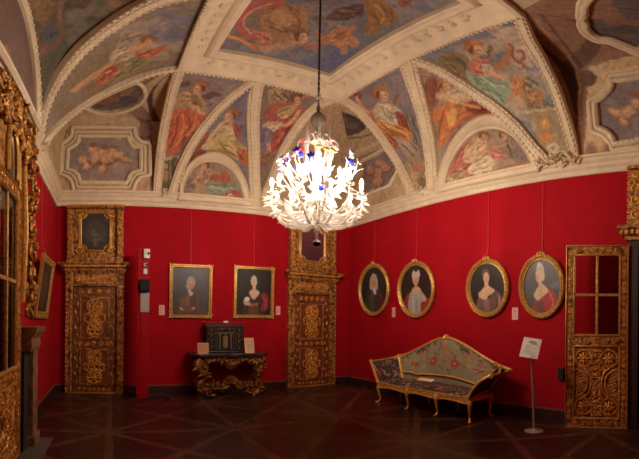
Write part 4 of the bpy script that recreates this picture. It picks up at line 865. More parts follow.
# ------------------------------------------------------------------ fireplace, overmantel mirror, hearth
r = empty('fireplace', (XL + .003, 4.72, 0), PI / 2); tag(r, 'brown marble fireplace against the red left wall, under the carved gilt mirror', 'fireplace')
b = MB(); b.box(-.12, .18, -.28, 0, .0, 1.22); b.box(-.14, .2, -.31, 0, 0, .14); b.build('jamb', M_MARBLE, r, smooth=False, bevel=.006)
b = MB(); pr = [(0, 1.22), (.29, 1.22), (.31, 1.27), (.30, 1.36), (.36, 1.44), (.37, 1.5), (0, 1.5)]
rows = [[(-.36, -d, z), (.18 + max(0, d - .26) * .8, -d, z)] for d, z in pr]; b.grid(np.array(rows)); b.add([q[1] for q in rows], [tuple(range(len(rows)))]); b.add([q[0] for q in rows], [tuple(range(len(rows) - 1, -1, -1))])
b.build('mantel', M_MARBLE, r, smooth=False)
MB().box(-.36, -.12, -.22, 0, 0, 1.22).build('firebox', mat('dark_green_slate', (46, 58, 54), .5, noise=.3), r, smooth=False)
tag(struct('trim_2', MB().box(XL + .0, -.72, 3.9, 5.02, 0, .012), M_SLAB, smooth=False), kind='structure')
r = empty('overmantel_mirror', (XL + .005, 4.64, 1.503), PI / 2); tag(r, 'tall mirror in a heavily carved gilt frame, above the fireplace on the left wall', 'mirror')
z1 = 2.95; b = MB(); b.box(-.28, .26, -.06, 0, 0, z1 - .2); fr = b.build('frame', M_GOLDD, r, smooth=False, bevel=.01)
c = MB(); g = np.random.default_rng(9)
for k in range(17):
    z = .2 + k * .15; x = .30 + .05 * math.sin(k * 1.3); y = -.13 - .05 * (k % 2)
    c.tube(spiral(x, z, .085 + .02 * (k % 3), 1.3, g.uniform(0, 6), y, 1 if k % 2 else -1, 14), [.028, .03, .014], 6); c.ell((x, y - .03, z), (.032, .03, .036), 7, 5)
    for q in range(4): leaf(c, x, z + .03, g.uniform(.1, .19), g.uniform(-1.2, 1.6), .42, y - .02 + g.normal(0, .02))
c.build('side_scrolls', M_GOLDA, fr)
c = MB()
for k in range(26):
    a = k / 25; x = .26 - a * 1.3; z = z1 - .40 + .34 * math.sin(a * 2.6); y = -.10 - .04 * (k % 2)
    c.tube(spiral(x, z, .1 + .03 * (k % 3), 1.3, g.uniform(0, 6), y, 1 if k % 2 else -1, 14), [.03, .034, .014], 6)
    for q in range(7): leaf(c, x, z, g.uniform(.09, .16), g.uniform(0, 6.28), .42, y + g.normal(0, .03))
    leaf(c, x, z - .28, .26, g.uniform(0, 6.28), .4, -.14); leaf(c, x, z - .42, .22, g.uniform(0, 6.28), .4, -.13); c.tube(spiral(x, z - .34, .09, 1.2, g.uniform(0, 6), -.13, 1, 12), [.026, .012], 6)
c.build('crest', M_GOLDA, fr)
b = MB(); b.box(-1.0, -.28, -.10, 0, 1.65, z1 - .1); b.build('upper_panel', M_GOLDD, r, smooth=False)
a = np.linspace(0, PI, 16); arch = [(-.12 + .11 * math.cos(t) * 1.0, 2.10 + .26 * math.sin(t)) for t in a]; arch = [(-.01, 1.0)] + arch + [(-.23, 1.0)]
MB().prism(arch, -.072, -.055).build('mirror_glass', M_MIRROR, r, smooth=False)
MB().tube([(x, -.085, z) for x, z in arch], .022, 7).build('mirror_moulding', M_GOLDF, fr)
c = MB(); pc = [(-.5 + .2 * math.cos(t), 2.02 + .34 * math.sin(t)) for t in a]; pc = [(-.3, 1.72)] + pc + [(-.7, 1.72)]
MB().prism(pc, -.115, -.1).build('mirror_glass', M_MIRROR, r, smooth=False); c.tube([(x, -.125, z) for x, z in pc], .03, 7); c.tube([(.1, -.11, .3), (.12, -.13, 1.2), (.1, -.12, 2.1)], [.03, .045, .03], 8)
c.build('mirror_moulding', M_GOLDF, fr)

# ------------------------------------------------------------------ pictures
def head(C, x, y, s, skin, hair, hs=1.0, turn=0.0):
    C.ell(hair, x, y - s * .35, s * .95 * hs, s * 1.15, 0); C.ell(skin, x + turn * s * .2, y, s * .68, s * .95)
    d = (112, 66, 50)
    C.ell((214, 176, 142), x + turn * s * .2, y - s * .35, s * .45, s * .35, alpha=.5)
    for q in (-1, 1): C.ell((58, 38, 32), x + turn * s * .3 + q * s * .27, y - s * .08, s * .12, s * .07); C.ell((206, 130, 106), x + turn * s * .3 + q * s * .38, y + s * .25, s * .16, s * .14, alpha=.5)
    C.stroke(d, s * .07, [(x + turn * s * .35, y - s * .05), (x + turn * s * .45 + s * .04, y + s * .25)], .7); C.ell((160, 70, 62), x + turn * s * .3, y + s * .5, s * .18, s * .07)
def p_officer(C):
    C.poly((74, 70, 66), [(0, 0), (1, 0), (1, .6), (0, .5)], .5).poly((94, 90, 84), [(.25, .05), (.8, .05), (.8, .5), (.3, .5)], .35)
    C.poly((98, 68, 46), [(.16, 1.02), (.2, .74), (.34, .54), (.5, .48), (.68, .56), (.74, .8), (.8, 1.02)]).poly((134, 96, 66), [(.3, .9), (.36, .62), (.48, .56), (.46, .9)], .7).poly((72, 46, 34), [(.5, .58), (.64, .6), (.66, .98), (.5, .98)], .8)
    C.stroke((206, 196, 180), .07, [(.46, .46), (.5, .56), (.55, .52)]); C.ell((166, 160, 148), .43, .36, .06, .11)
    head(C, .5, .35, .11, (196, 148, 116), (176, 168, 154), 1.1, .6)
    C.stroke((118, 78, 56), .12, [(.26, .66), (.32, .86), (.56, .88)]).stroke((196, 150, 118), .06, [(.54, .88), (.62, .84)]).poly((92, 62, 48), [(.66, .92), (.98, .86), (1, .98), (.66, 1)]).stroke((200, 188, 170), .04, [(.2, .86), (.3, .9)])
def p_lady(C):
    C.poly((54, 46, 38), [(.2, 0), (.8, 0), (.9, .6), (.1, .6)], .5)
    C.poly((66, 50, 34), [(.2, 1.02), (.26, .7), (.36, .54), (.64, .54), (.74, .7), (.78, 1.02)]).poly((116, 84, 48), [(.36, 1), (.4, .74), (.6, .74), (.62, 1)], .7)
    C.poly((146, 46, 56), [(.68, .56), (.86, .5), (.94, .72), (.86, .9), (.7, .88), (.76, .7)]).stroke((190, 92, 96), .03, [(.76, .58), (.86, .7), (.82, .86)])
    C.poly((224, 194, 160), [(.36, .5), (.46, .44), (.56, .44), (.66, .5), (.58, .6), (.5, .66), (.42, .6)]).stroke((222, 190, 156), .09, [(.5, .34), (.5, .48)])
    head(C, .49, .28, .10, (226, 188, 156), (206, 194, 176), 1.0, -.3)
    C.stroke((216, 178, 146), [.1, .07], [(.3, .64), (.24, .74), (.4, .76)]).ell((240, 232, 216), .3, .66, .08, .05).stroke((190, 120, 60), .05, [(.4, .78), (.62, .76)])
def p_judge(C):
    C.poly((52, 44, 40), [(.2, .1), (.8, .1), (.9, .6), (.1, .6)], .5).poly((64, 62, 56), [(.14, 1), (.2, .62), (.34, .48), (.68, .48), (.82, .62), (.86, 1)]).poly((92, 90, 80), [(.36, 1), (.36, .6), (.5, .56), (.5, 1)], .6).poly((112, 40, 34), [(.7, .6), (.84, .64), (.86, .94), (.72, .96)], .9)
    C.poly((182, 168, 148), [(.34, .44), (.36, .26), (.5, .18), (.64, .26), (.66, .46), (.6, .5), (.4, .5)]); head(C, .5, .33, .125, (204, 150, 122), (190, 176, 156), 1.1, .2); C.poly((224, 218, 206), [(.46, .48), (.54, .46), (.6, .56), (.54, .62)])
def p_silver(C):
    C.poly((58, 44, 38), [(.2, .1), (.8, .1), (.9, .6), (.1, .6)], .5).poly((150, 54, 36), [(.08, .8), (.2, .6), (.36, .62), (.36, .98), (.14, .98)]).poly((160, 58, 38), [(.66, .74), (.86, .66), (.94, .84), (.76, .98), (.62, .98)])
    C.poly((176, 170, 158), [(.26, .96), (.28, .62), (.4, .52), (.62, .52), (.74, .6), (.78, .74), (.64, .78), (.62, .98)]).stroke((214, 210, 198), .03, [(.38, .64), (.42, .8), (.4, .94)]).stroke((120, 116, 108), .025, [(.52, .7), (.5, .94)]).poly((216, 176, 144), [(.36, .52), (.46, .44), (.56, .44), (.66, .52), (.54, .6), (.44, .6)])
    C.poly((204, 194, 178), [(.38, .24), (.44, .1), (.52, .16), (.6, .1), (.62, .26)]); head(C, .5, .31, .12, (212, 158, 128), (198, 186, 170), .95, .1); C.stroke((220, 180, 150), .07, [(.74, .64), (.8, .74)])
def p_dark(C):
    C.poly((48, 38, 32), [(.2, .1), (.8, .1), (.9, .6), (.1, .6)], .5).poly((122, 88, 84), [(.2, 1), (.24, .66), (.36, .6), (.52, .74), (.7, .56), (.88, .66), (.9, .92), (.7, 1)]).poly((164, 124, 112), [(.4, .76), (.54, .72), (.56, .96), (.42, .96)], .7).poly((226, 190, 150), [(.24, .62), (.38, .5), (.5, .44), (.62, .5), (.72, .56), (.54, .66), (.44, .74), (.3, .7)])
    C.stroke((224, 186, 148), .1, [(.48, .36), (.47, .5)]); C.ell((120, 92, 66), .44, .2, .1, .09); head(C, .47, .29, .12, (224, 178, 144), (104, 74, 52), 1.0, .1); C.stroke((88, 62, 64), .04, [(.7, .62), (.78, .8), (.72, .94)]); C.stroke((188, 150, 140), .04, [(.84, .68), (.84, .88)])
def p_grey(C):
    C.c[:] = s2l((92, 86, 82)); C.poly((116, 108, 102), [(.3, .05), (.9, .1), (.9, .5), (.5, .5)], .5).poly((128, 124, 126), [(.76, .46), (1, .42), (1, .54), (.8, .56)], .8)
    C.poly((182, 62, 56), [(.26, 1), (.34, .74), (.5, .72), (.64, .56), (.8, .58), (.92, .76), (.88, .96), (.6, 1)]).poly((120, 74, 62), [(.34, .78), (.52, .76), (.56, 1), (.34, 1)], .9).stroke((216, 112, 98), .04, [(.7, .6), (.8, .76), (.78, .92)]).poly((232, 200, 162), [(.28, .66), (.38, .54), (.5, .46), (.62, .52), (.68, .6), (.52, .7), (.38, .76)])
    C.stroke((230, 194, 158), .1, [(.44, .36), (.47, .52)]); C.poly((214, 198, 172), [(.36, .28), (.38, .1), (.46, .06), (.56, .14), (.58, .34), (.5, .4)]); head(C, .43, .31, .12, (230, 190, 156), (204, 186, 158), .8, -.6)
CORN_B = 4.10
def picture(name_label, group, wl, c, wd, ht, tilt, painter, oval=False, fw=.075, base=(42, 36, 32), wires=True, ztop=4.12, wire_x=0.0):
    """c: centre on the wall plane (world), hung from the cornice"""
    rz = {'b': 0, 'r': -PI / 2, 'l': PI / 2}[wl]; r = empty('oval_portrait' if oval else 'portrait', c, rz); r.rotation_euler = (0, 0, rz)
    tag(r, name_label, 'painting', group); Mt = Matrix.Translation((0, 0, -ht / 2)) @ Matrix.Rotation(tilt, 4, 'X') @ Matrix.Translation((0, 0, ht / 2))
    fr = MB(); orn = MB()
    if oval:
        n = 64; a = np.linspace(0, 2 * PI, n, endpoint=False); pr = [(0, -.005), (0, -.05), (.18, -.065), (.4, -.05), (.55, -.058), (.75, -.038), (.9, -.042), (1, -.02), (1, -.006)]
        rows = [np.stack([(wd / 2 - o * fw) * np.cos(a), np.full(n, y), (ht / 2 - o * fw) * np.sin(a)], 1) for o, y in pr]; fr.grid(np.array(rows).transpose(1, 0, 2), closed_u=True)
        for k in range(44): t = 2 * PI * k / 44; orn.ell(((wd / 2 - fw * .3) * math.cos(t), -.062, (ht / 2 - fw * .3) * math.sin(t)), (.016, .014, .016), 6, 4)
        nr, na = 26, 72; RR_, AA = np.meshgrid(np.linspace(0, 1, nr), np.linspace(0, 2 * PI, na), indexing='ij'); X, Z = RR_ * (wd / 2 - fw * .93) * np.cos(AA), RR_ * (ht / 2 - fw * .93) * np.sin(AA)
        N = 76; gx = np.linspace(-1, 1, N); U, V = np.meshgrid(gx, gx, indexing='ij')      # square grid squeezed into the oval
        ex = U * np.sqrt(1 - V * V / 2); ez = V * np.sqrt(1 - U * U / 2); P = np.stack([ex * (wd / 2 - fw * .9), np.full(ex.shape, -.018), -ez * (ht / 2 - fw * .9)], -1); C = Canvas(P, base)
        C.inv = lambda x, y, U=ex, V=ez: nearest_uv(U, V, 2 * x - 1, 2 * y - 1)
    else:
        moulding(fr, -wd / 2, wd / 2, -ht / 2, ht / 2, fw, -.05, -.005)
        for s in (-1, 1):
            for k in range(int(ht / .05)): orn.ell((s * (wd / 2 - fw * .35), -.054, -ht / 2 + .03 + k * .05), (.012, .01, .02), 5, 3)
            for k in range(int(wd / .05)): orn.ell((-wd / 2 + .03 + k * .05, -.054, s * (ht / 2 - fw * .35)), (.02, .01, .012), 5, 3)
            for q in (-1, 1):
                for t in range(4): leaf(orn, s * (wd / 2 - fw * .5), q * (ht / 2 - fw * .5), .08, PI * .5 * t + .6, .4, -.055, .15)
        C = Canvas(flat_sheet(-wd / 2 + fw * .92, wd / 2 - fw * .92, -ht / 2 + fw * .92, ht / 2 - fw * .92, -.02, 66, 84), base)
    painter(C); o = C.build('canvas', r, M_OIL); fr.add(orn.v, orn.f); f = fr.build('frame', M_GOLDF, r); 
    for ob in (o, f): ob.matrix_local = Mt
    if wires: MB().tube([(wire_x, -.012 - ht * math.sin(tilt), ht / 2 - .01), (wire_x, -.012 - .2 * ht * math.sin(tilt), ht / 2 + .25), (wire_x, -.03, ztop - c[2])], .0045, 5).build('hanging_wire', M_WIRE, r)
    if oval:
        b = MB()
        for q in (-.05, 0, .05): b.ell((q, -.05, ht / 2 + .02 - abs(q) * .3), (.03, .02, .03), 7, 5)
        cr = b.build('crest', M_GOLDF, r); cr.matrix_local = Mt
    return r
def nearest_uv(U, V, x, y):
    # square grid <-> disc: search, then refine with the local step
    l = math.hypot(x, y)
    if l > .999: x, y = x / l * .999, y / l * .999
    d = (U - x) ** 2 + (V - y) ** 2; i, j = np.unravel_index(np.argmin(d), d.shape); n = U.shape[0] - 1
    i0, i1, j0, j1 = max(i - 1, 0), min(i + 1, n), max(j - 1, 0), min(j + 1, n)
    A = np.array([[(U[i1, j] - U[i0, j]) / (i1 - i0), (U[i, j1] - U[i, j0]) / (j1 - j0)], [(V[i1, j] - V[i0, j]) / (i1 - i0), (V[i, j1] - V[i, j0]) / (j1 - j0)]])
    if abs(np.linalg.det(A)) < 1e-9: return float(i), float(j)
    q = np.clip(np.linalg.solve(A, [x - U[i, j], y - V[i, j]]), -1, 1); return min(max(i + q[0], 0), n), min(max(j + q[1], 0), n)
def wall_pic(wl, x0, y0, x1, y1):
    """centre and size of a picture hung on a wall, from where its edges stand"""
    if wl == 'b': a, b_ = at_y(x0, (y0 + y1) / 2, YB - .06), at_y(x1, (y0 + y1) / 2, YB - .06); m = (a + b_) / 2; px = (x0 + x1) / 2; t, u = at_y(px, y0, YB - .07), at_y(px, y1, YB - .05); wd = abs(b_[0] - a[0]); return (m[0], YB - .002, (t[2] + u[2]) / 2), wd, t[2] - u[2]
    a, b_ = at_x(x0, (y0 + y1) / 2, XR - .05), at_x(x1, (y0 + y1) / 2, XR - .05); m = (a + b_) / 2; px = (x0 + x1) / 2; px = project(np.array(m))[0]; t, u = at_x(px, y0, XR - .07), at_x(px, y1, XR - .05); return (XR - .002, m[1], (t[2] + u[2]) / 2), abs(b_[1] - a[1]), t[2] - u[2]
GP, GO = 'rectangular portraits above the console table', 'oval portraits on the right wall'
c, wd, ht = wall_pic('b', 169.5, 264.5, 212, 318); picture('gilt-framed portrait of a man in brown coat and grey wig, left above the console table', GP, 'b', c, wd, ht, .03, p_officer, base=(66, 62, 58))
c, wd, ht = wall_pic('b', 234, 266.5, 274, 318); picture('gilt-framed portrait of a woman with bare neckline and red shawl, right above the console table', GP, 'b', c, wd, ht, .03, p_lady, base=(38, 32, 28))
for (x0, y0, x1, y1), p, lab, bs, f in (((359, 263.5, 389.5, 316), p_judge, 'oval gilt portrait of a man in long grey wig and dark robe', (40, 30, 28), .10), ((398, 261, 435, 318), p_silver, 'oval gilt portrait of a woman in silver dress with orange-red cloak', (46, 32, 28), .10), ((466.5, 258.5, 509, 317.5), p_dark, 'oval gilt portrait of a dark-haired woman in brown-mauve dress on a black ground', (36, 30, 27), .10), ((519, 254, 565, 318.5), p_grey, 'oval gilt portrait of a woman in red dress on a grey ground', (92, 86, 82), .10)):
    c, wd, ht = wall_pic('r', x0, y0, x1, y1); picture(lab, GO, 'r', c, wd, ht, .035, p, True, f, bs)
picture('gilt-framed picture seen edge-on, leaning out from the red left wall', None, 'l', (XL + .002, 6.5, 2.12), 1.15, 1.02, .13, lambda C: C.poly((70, 60, 50), [(.2, .2), (.8, .3), (.7, .8), (.3, .9)]), fw=.11, wires=True)
# caption cards
def caption(px, py, wl, h, wdt, lab):
    p = at_y(px, py, YB - .006) if wl == 'b' else at_x(px, py, XR - .006); rz = 0 if wl == 'b' else -PI / 2
    p = (p[0], YB, p[2]) if wl == 'b' else (XR, p[1], p[2])
    o = MB().box(-wdt / 2, wdt / 2, -.006, -.0005, -h / 2, h / 2).build('caption_card', M_PINK, smooth=False, loc=p); o.rotation_euler = (0, 0, rz)
    C = Canvas(flat_sheet(-wdt / 2 * .94, wdt / 2 * .94, -h / 2 * .96, h / 2 * .96, -.0068, 22, 40), (236, 188, 176))
    for k in range(9): C.stroke((176, 112, 106), .035, [(.14, .12 + k * .085), (.5, .12 + k * .085), (.86 if k % 3 else .6, .12 + k * .085)], .8)
    C.build('printed_face', o, paint_mat('print_paint', .8, .03, 30), blur=0); tag(o, lab, 'caption', 'caption cards on the red walls')
caption(161.8, 310, 'b', .215, .125, 'small pale caption card left of the officer portrait, beside the red board')
caption(278.2, 310.5, 'b', .2, .11, 'small pale caption card between the woman portrait and the right carved door')
caption(393.6, 312.2, 'r', .22, .11, 'small pale caption card between the two far oval portraits')
caption(515, 313.6, 'r', .21, .12, 'small pale caption card between the two near oval portraits')

# ------------------------------------------------------------------ red board with instruments
r = empty('instrument_board', (.66, 7.86, 0)); tag(r, 'tall narrow red board standing by the left carved door, carrying small instruments', 'board')
MB().box(-.115, .115, -.04, .05, 0, 3.04).build('board_panel', M_REDP, r, smooth=False, bevel=.005)
b = MB(); b.box(-.115, -.06, -.05, -.04, 0, 1.5); b.box(-.05, -.04, -.055, -.04, 0, 1.7); b.build('cable_duct', M_REDP, r, smooth=False, bevel=.003)
def on_board(name, x0, x1, z0, z1, d, m, lab, cat, bev=.006, extra=None):
    o = MB().box(-(x1 - x0) / 2, (x1 - x0) / 2, -d, 0, 0, z1 - z0).build(name, m, smooth=False, bevel=bev, loc=(.66 + (x0 + x1) / 2, 7.8195, z0)); tag(o, lab, cat)
    if extra: extra(o, x1 - x0, z1 - z0, d)
    return o
def lens(o, w_, h, d): MB().lathe([(.0, 0), (.026, 0), (.026, .006), (.016, .012), (0, .012)], n=14).xf(Matrix.Translation((.03, -d, h * .5)) @ Matrix.Rotation(PI / 2, 4, 'X')).build('lens', M_BLACK, o)
on_board('security_sensor', 0, .12, 2.83, 3.02, .06, M_WHITE, 'white box sensor with a dark lens at the top of the red board', 'sensor', extra=lens)
on_board('dial_gauge', .0, .08, 2.66, 2.74, .03, M_GREY, 'small grey dial gauge under the white sensor on the red board', 'gauge', extra=lens)
on_board('thermostat', .0, .075, 2.51, 2.62, .03, M_WHITE, 'small white thermostat above the black pouch on the red board', 'thermostat')
o = MB().box(-.1, .11, -.1, 0, 0, .26).build('black_pouch', M_BLACKC, bevel=.03, loc=(.67, 7.8195, 2.14)); tag(o, 'rounded black pouch hung on the red board above the grey panel', 'pouch')
MB().box(-.08, .09, -.112, -.1, .03, .16).build('flap', M_BLACKC, o, bevel=.005)
o = on_board('gauge_display', -.06, .12, 1.74, 2.14, .03, M_GREY, 'pale grey rectangular display below the black pouch on the red board', 'display')
o = MB().tube(catmull([(.78, 7.8, .012), (.95, 7.95, .012), (1.12, 7.85, .012), (1.18, 7.6, .012)], 24), .012, 6).build('floor_cable', M_BLACKC); tag(o, 'dark cable curving over the floor beside the foot of the red board', 'cable')

# ------------------------------------------------------------------ console table and what stands on it
r = empty('console_table', (2.50, 8.02, 0)); tag(r, 'carved gilt console table with a dark marble top, between the rectangular portraits', 'console table')
b = MB(); oc = [(-.85, .33), (-.85, -.22), (-.70, -.30), (-.2, -.30), (0, -.27), (.2, -.30), (.70, -.30), (.85, -.22), (.85, .33)]
for (z0, z1, k) in ((.84, .865, .965), (.865, .90, 1.0)):
    n = len(oc); V = [(x * k, y * k, z0) for x, y in oc] + [(x * k, y * k, z1) for x, y in oc]; b.add(V, [tuple(range(n - 1, -1, -1)), tuple(range(n, 2 * n))] + [(i, (i + 1) % n, n + (i + 1) % n, n + i) for i in range(n)])
b.build('table_top', M_TABLETOP, r, smooth=False, bevel=.006)
g = np.random.default_rng(21); c = MB()
c.box(-.66, .66, -.2, .3, .76, .84)
xs = np.linspace(-.66, .66, 60); c.tube([(x, -.22, .72 - .07 * math.cos(x / .66 * PI * 2) - .02 * math.cos(x * 19)) for x in xs], .03, 6)
for k in range(15):
    x = -.62 + k * .0886; z = .76 - .05 * math.cos(x / .66 * PI * 2); c.tube(spiral(x, z, .055, 1.2, g.uniform(0, 6), -.24, 1 if k % 2 else -1, 12), [.018, .02, .01], 5)
    leaf(c, x, z, .13, -PI / 2 + g.uniform(-.8, .8), .4, -.25); leaf(c, x, z, .1, g.uniform(0, 6), .4, -.25)
for q in range(9): leaf(c, 0, .70, .15, -PI / 2 + (q - 4) * .35, .3, -.27)
c.build('apron', M_GOLDC, r)
for sx in (-1, 1):
    for y0 in (-.16, .24):
        c = MB(); P = catmull([(sx * .66, y0 - .03, .80), (sx * .73, y0 - .07, .66), (sx * .60, y0 - .05, .52), (sx * .55, y0, .40), (sx * .66, y0 - .02, .27), (sx * .62, y0 - .05, .14), (sx * .52, y0 - .09, .045), (sx * .46, y0 - .1, .05)], 36)
        c.tube(P, [.05, .075, .06, .045, .06, .055, .045, .035], 8)
        c.tube(spiral(sx * .60, .60, .12, 1.5, PI / 2, y0 - .09, -sx, 18), [.035, .04, .018], 6); c.tube(spiral(sx * .60, .22, .10, 1.4, -PI / 2, y0 - .09, sx, 18), [.03, .035, .016], 6); c.tube(spiral(sx * .51, .09, .07, 1.3, -PI / 2, y0 - .1, -sx, 14), [.03, .014], 6)
        for q in range(16): t = g.integers(0, 36); leaf(c, P[t][0], P[t][2], g.uniform(.1, .18), g.uniform(0, 6.28), .4, P[t][1] - .05)
        c.build('leg', M_GOLDC, r)
c = MB(); P = catmull([(-.60, -.19, .16), (-.36, -.2, .22), (-.2, -.2, .16), (0, -.2, .30), (.2, -.2, .16), (.36, -.2, .22), (.60, -.19, .16)], 40); c.tube(P, .04, 7)
for q in range(30): t = g.integers(4, 36); leaf(c, P[t][0], P[t][2], g.uniform(.1, .17), g.uniform(.2, 2.9), .4, -.22)
for q in range(9): leaf(c, 0, .26, .2, PI / 2 + (q - 4) * .33, .3, -.23)
for s in (-1, 1):
    for k in range(2): c.tube(spiral(s * (.16 + .2 * k), .22, .07, 1.4, 0, -.23, s, 14), [.026, .012], 6)
    c.tube(catmull([(s * .55, .2, .16), (s * .3, 0, .2), (0, -.18, .26)], 14), .03, 6)
c.build('stretcher', M_GOLDC, r)
r = empty('casket', (2.44, 8.16, .90), -.08); tag(r, 'black ebony table cabinet with many small drawers, standing on the console table', 'cabinet')
b = MB(); b.box(-.41, .41, -.16, .16, .03, .56); b.build('body', M_BLACK, r, smooth=False, bevel=.006)
b = MB(); b.box(-.43, .43, -.18, .18, 0, .04); b.build('plinth', M_BLACK, r, smooth=False, bevel=.008)
b = MB(); b.box(-.43, .43, -.18, .18, .56, .59); 
for k in range(22): b.box(-.42 + k * .039, -.40 + k * .039, -.17, -.15, .59, .635)
b.box(-.43, .43, -.175, -.145, .63, .65); b.box(-.43, -.40, -.175, .17, .63, .65); b.box(.40, .43, -.175, .17, .63, .65); b.box(-.43, .43, .14, .17, .59, .65); b.build('gallery', mat('red_tortoiseshell', (92, 34, 24), .35), r, smooth=False, bevel=.003)
M_INLAY = mat('ivory_inlay', (128, 110, 76), .5)
for s in (-1, 1):
    for k in range(4):
        z = .06 + k * .125; d = MB().box(s * .30 - .09, s * .30 + .09, -.172, -.16, z, z + .11).build('drawer', mat('ebony_drawer', (27, 22, 18), .35), r, smooth=False, bevel=.003)
        e = MB(); moulding(e, s * .30 - .082, s * .30 + .082, z + .008, z + .102, .008, -.178, -.17); e.tube(spiral(s * .30, z + .055, .03, 1, 0, -.176, 1, 10), .004, 4); e.build('inlay', M_INLAY, d)
        MB().ell((s * .30, -.182, z + .055), .011, 8, 5).build('knob', M_GOLDF, d)
d = MB().box(-.19, .19, -.176, -.16, .06, .54).build('cabinet_door', mat('ebony_drawer', (27, 22, 18)), r, smooth=False, bevel=.003); e = MB()
for s in (-1, 0, 1): e.lathe([(.014, 0), (.018, .02), (.012, .04), (.011, .26), (.018, .29), (.016, .31)], (s * .12, -.185, .1), 8)
moulding(e, -.185, .185, .065, .535, .012, -.182, -.174); e.box(-.17, .17, -.186, -.176, .42, .44); e.tube(spiral(-.09, .49, .025, 1, 0, -.182, 1, 10), .005, 4); e.tube(spiral(.09, .49, .025, 1, 0, -.182, 1, 10), .005, 4); e.box(-.05, .05, -.184, -.176, .12, .36); e.build('inlay', M_INLAY, d)
o = MB().box(-.05, .05, -.03, 0, 0, .035).build('number_card', M_WHITE, smooth=False, loc=(2.44, 8.03, 1.55)); tag(o, 'tiny white card set on the top edge of the black cabinet', 'card')
def stand_card(x, y, w_, h, lean, rz, m, lab, face):
    r = empty('information_card', (x, y, .90), rz); tag(r, lab, 'information card', 'information cards on the console table'); M = Matrix.Rotation(-lean, 4, 'X')
    MB().box(-w_ / 2, w_ / 2, -.012, 0, 0.004, h).xf(M).build('card', m, r, smooth=False, bevel=.002)
    C = Canvas(flat_sheet(-w_ / 2 * .93, w_ / 2 * .93, h * .04, h * .97, -.0128, 24, 34), face)
    for k in range(8): C.stroke((150, 112, 84), .03, [(.14, .16 + k * .09), (.5, .16 + k * .09), (.84 if k % 3 else .6, .16 + k * .09)], .7)
    o = C.build('printed_face', r, paint_mat('print_paint'), blur=0); o.matrix_local = M
    MB()  .box(-.03, .03, 0, .05, .0, .006).build('easel_foot', M_PAPER, r, smooth=False)
stand_card(1.90, 7.81, .235, .235, .22, -.1, mat('tan_card', (206, 150, 100), .8), 'tan printed card propped in front of the black cabinet, at its left', (206, 150, 100))
stand_card(2.93, 7.84, .225, .33, .18, .12, M_PAPER, 'taller cream printed card propped on the table right of the black cabinet', (228, 196, 150))

# ------------------------------------------------------------------ settee
r = empty('settee', (4.86, 4.83, 0), -PI / 2); tag(r, 'gilt rococo settee with flowered dark upholstery under the oval portraits', 'settee')
LX = [-1.09, -.30, .41, 1.09]
def serp(x): return -.03 * math.cos(x / 1.09 * 3 * PI) - .01
b = MB(); n = 60; xs = np.linspace(-1.12, 1.12, n)
def rail_z(x): return .36 + .02 * math.cos(x / 1.09 * 3 * PI)
G = []
for x in xs:
    z0, z1 = rail_z(x) - .035, .415; y = serp(x); G.append([(x, y + .035, z1), (x, y - .005, z1), (x, y - .012, (z0 + z1) / 2), (x, y - .004, z0), (x, y + .035, z0)])
b.grid(np.array(G)); b.tube([(x, serp(x) - .006, .413) for x in xs], .012, 6); b.tube([(x, serp(x) - .006, rail_z(x) - .035) for x in xs], .009, 6)
b.box(-1.13, -1.09, 0, .62, .34, .415); b.box(1.09, 1.13, 0, .62, .34, .415); b.box(-1.1, 1.1, .6, .64, .34, .415); b.build('seat_rail', M_GOLDW, r)
nx, ny = 50, 16; X, Y = np.meshgrid(np.linspace(-1.12, 1.12, nx), np.linspace(0, 1, ny), indexing='ij'); YY = np.array([[serp(x) + .012 + t * (.62 - serp(x)) for t in np.linspace(0, 1, ny)] for x in np.linspace(-1.12, 1.12, nx)])
Z = .415 + .065 * (1 - np.abs(2 * Y - 1) ** 4) * (1 - np.abs(X / 1.12) ** 14) + .012 * (1 - Y); MB().grid(np.stack([X, YY, Z], -1)).build('seat_cushion', M_SEAT, r)
for i, x in enumerate(LX):
    for y in (.0, .60):
        fy = -1 if y == 0 else .35; sx = (-.25 if i == 0 else .25 if i == 3 else 0); c = MB(); yy = serp(x) + .02 if y == 0 else y
        P = catmull([(x, yy, .39), (x + sx * .12, yy + fy * .03, .30), (x + sx * .06, yy + fy * .01, .17), (x + sx * .02, yy - fy * .01, .08), (x + sx * .12, yy + fy * .025, .018), (x + sx * .2, yy + fy * .06, .014)], 26); c.tube(P, [.036, .042, .026, .019, .017, .022, .02], 8); c.ell((x + sx * .2, yy + fy * .055, .018), (.026, .028, .018), 7, 5)
        if y == 0: c.ell((x, yy - .03, .365), (.03, .02, .04), 7, 5); leaf(c, x, .36, .09, -PI / 2, .5, yy - .035)
        c.build('leg', M_GOLDW, r)
# back: outline in x, height; leans to the wall
NB = 150
TOP = catmull([(-1.27, .90), (-1.18, .905), (-1.0, .955), (-.75, 1.06), (-.5, 1.17), (-.28, 1.26), (-.1, 1.30), (0, 1.315), (.15, 1.295), (.35, 1.235), (.6, 1.14), (.85, 1.03), (1.1, .93), (1.3, .865), (1.45, .83)], NB)
BOT = catmull([(-1.06, .44), (-.5, .455), (0, .46), (.5, .455), (1.06, .44)], NB)
RAIL = catmull([(-1.08, .62), (-.95, .58), (-.8, .60), (-.62, .57), (-.4, .60), (0, .615), (.4, .60), (.7, .56), (.95, .52), (1.08, .50)], 50)
def yb(z): return .60 + (z - .42) * .17
m_ = 46; G = np.zeros((NB, m_, 3))
for i in range(NB):
    for j in range(m_):
        t = j / (m_ - 1); x, z = BOT[i] * (1 - t) + TOP[i] * t; G[i, j] = (x, yb(z) - .035 * math.sin(PI * t) ** .6 * math.sin(PI * i / (NB - 1)) ** .4, z)
Bk = Canvas(G, (152, 144, 112)); g = np.random.default_rng(5)
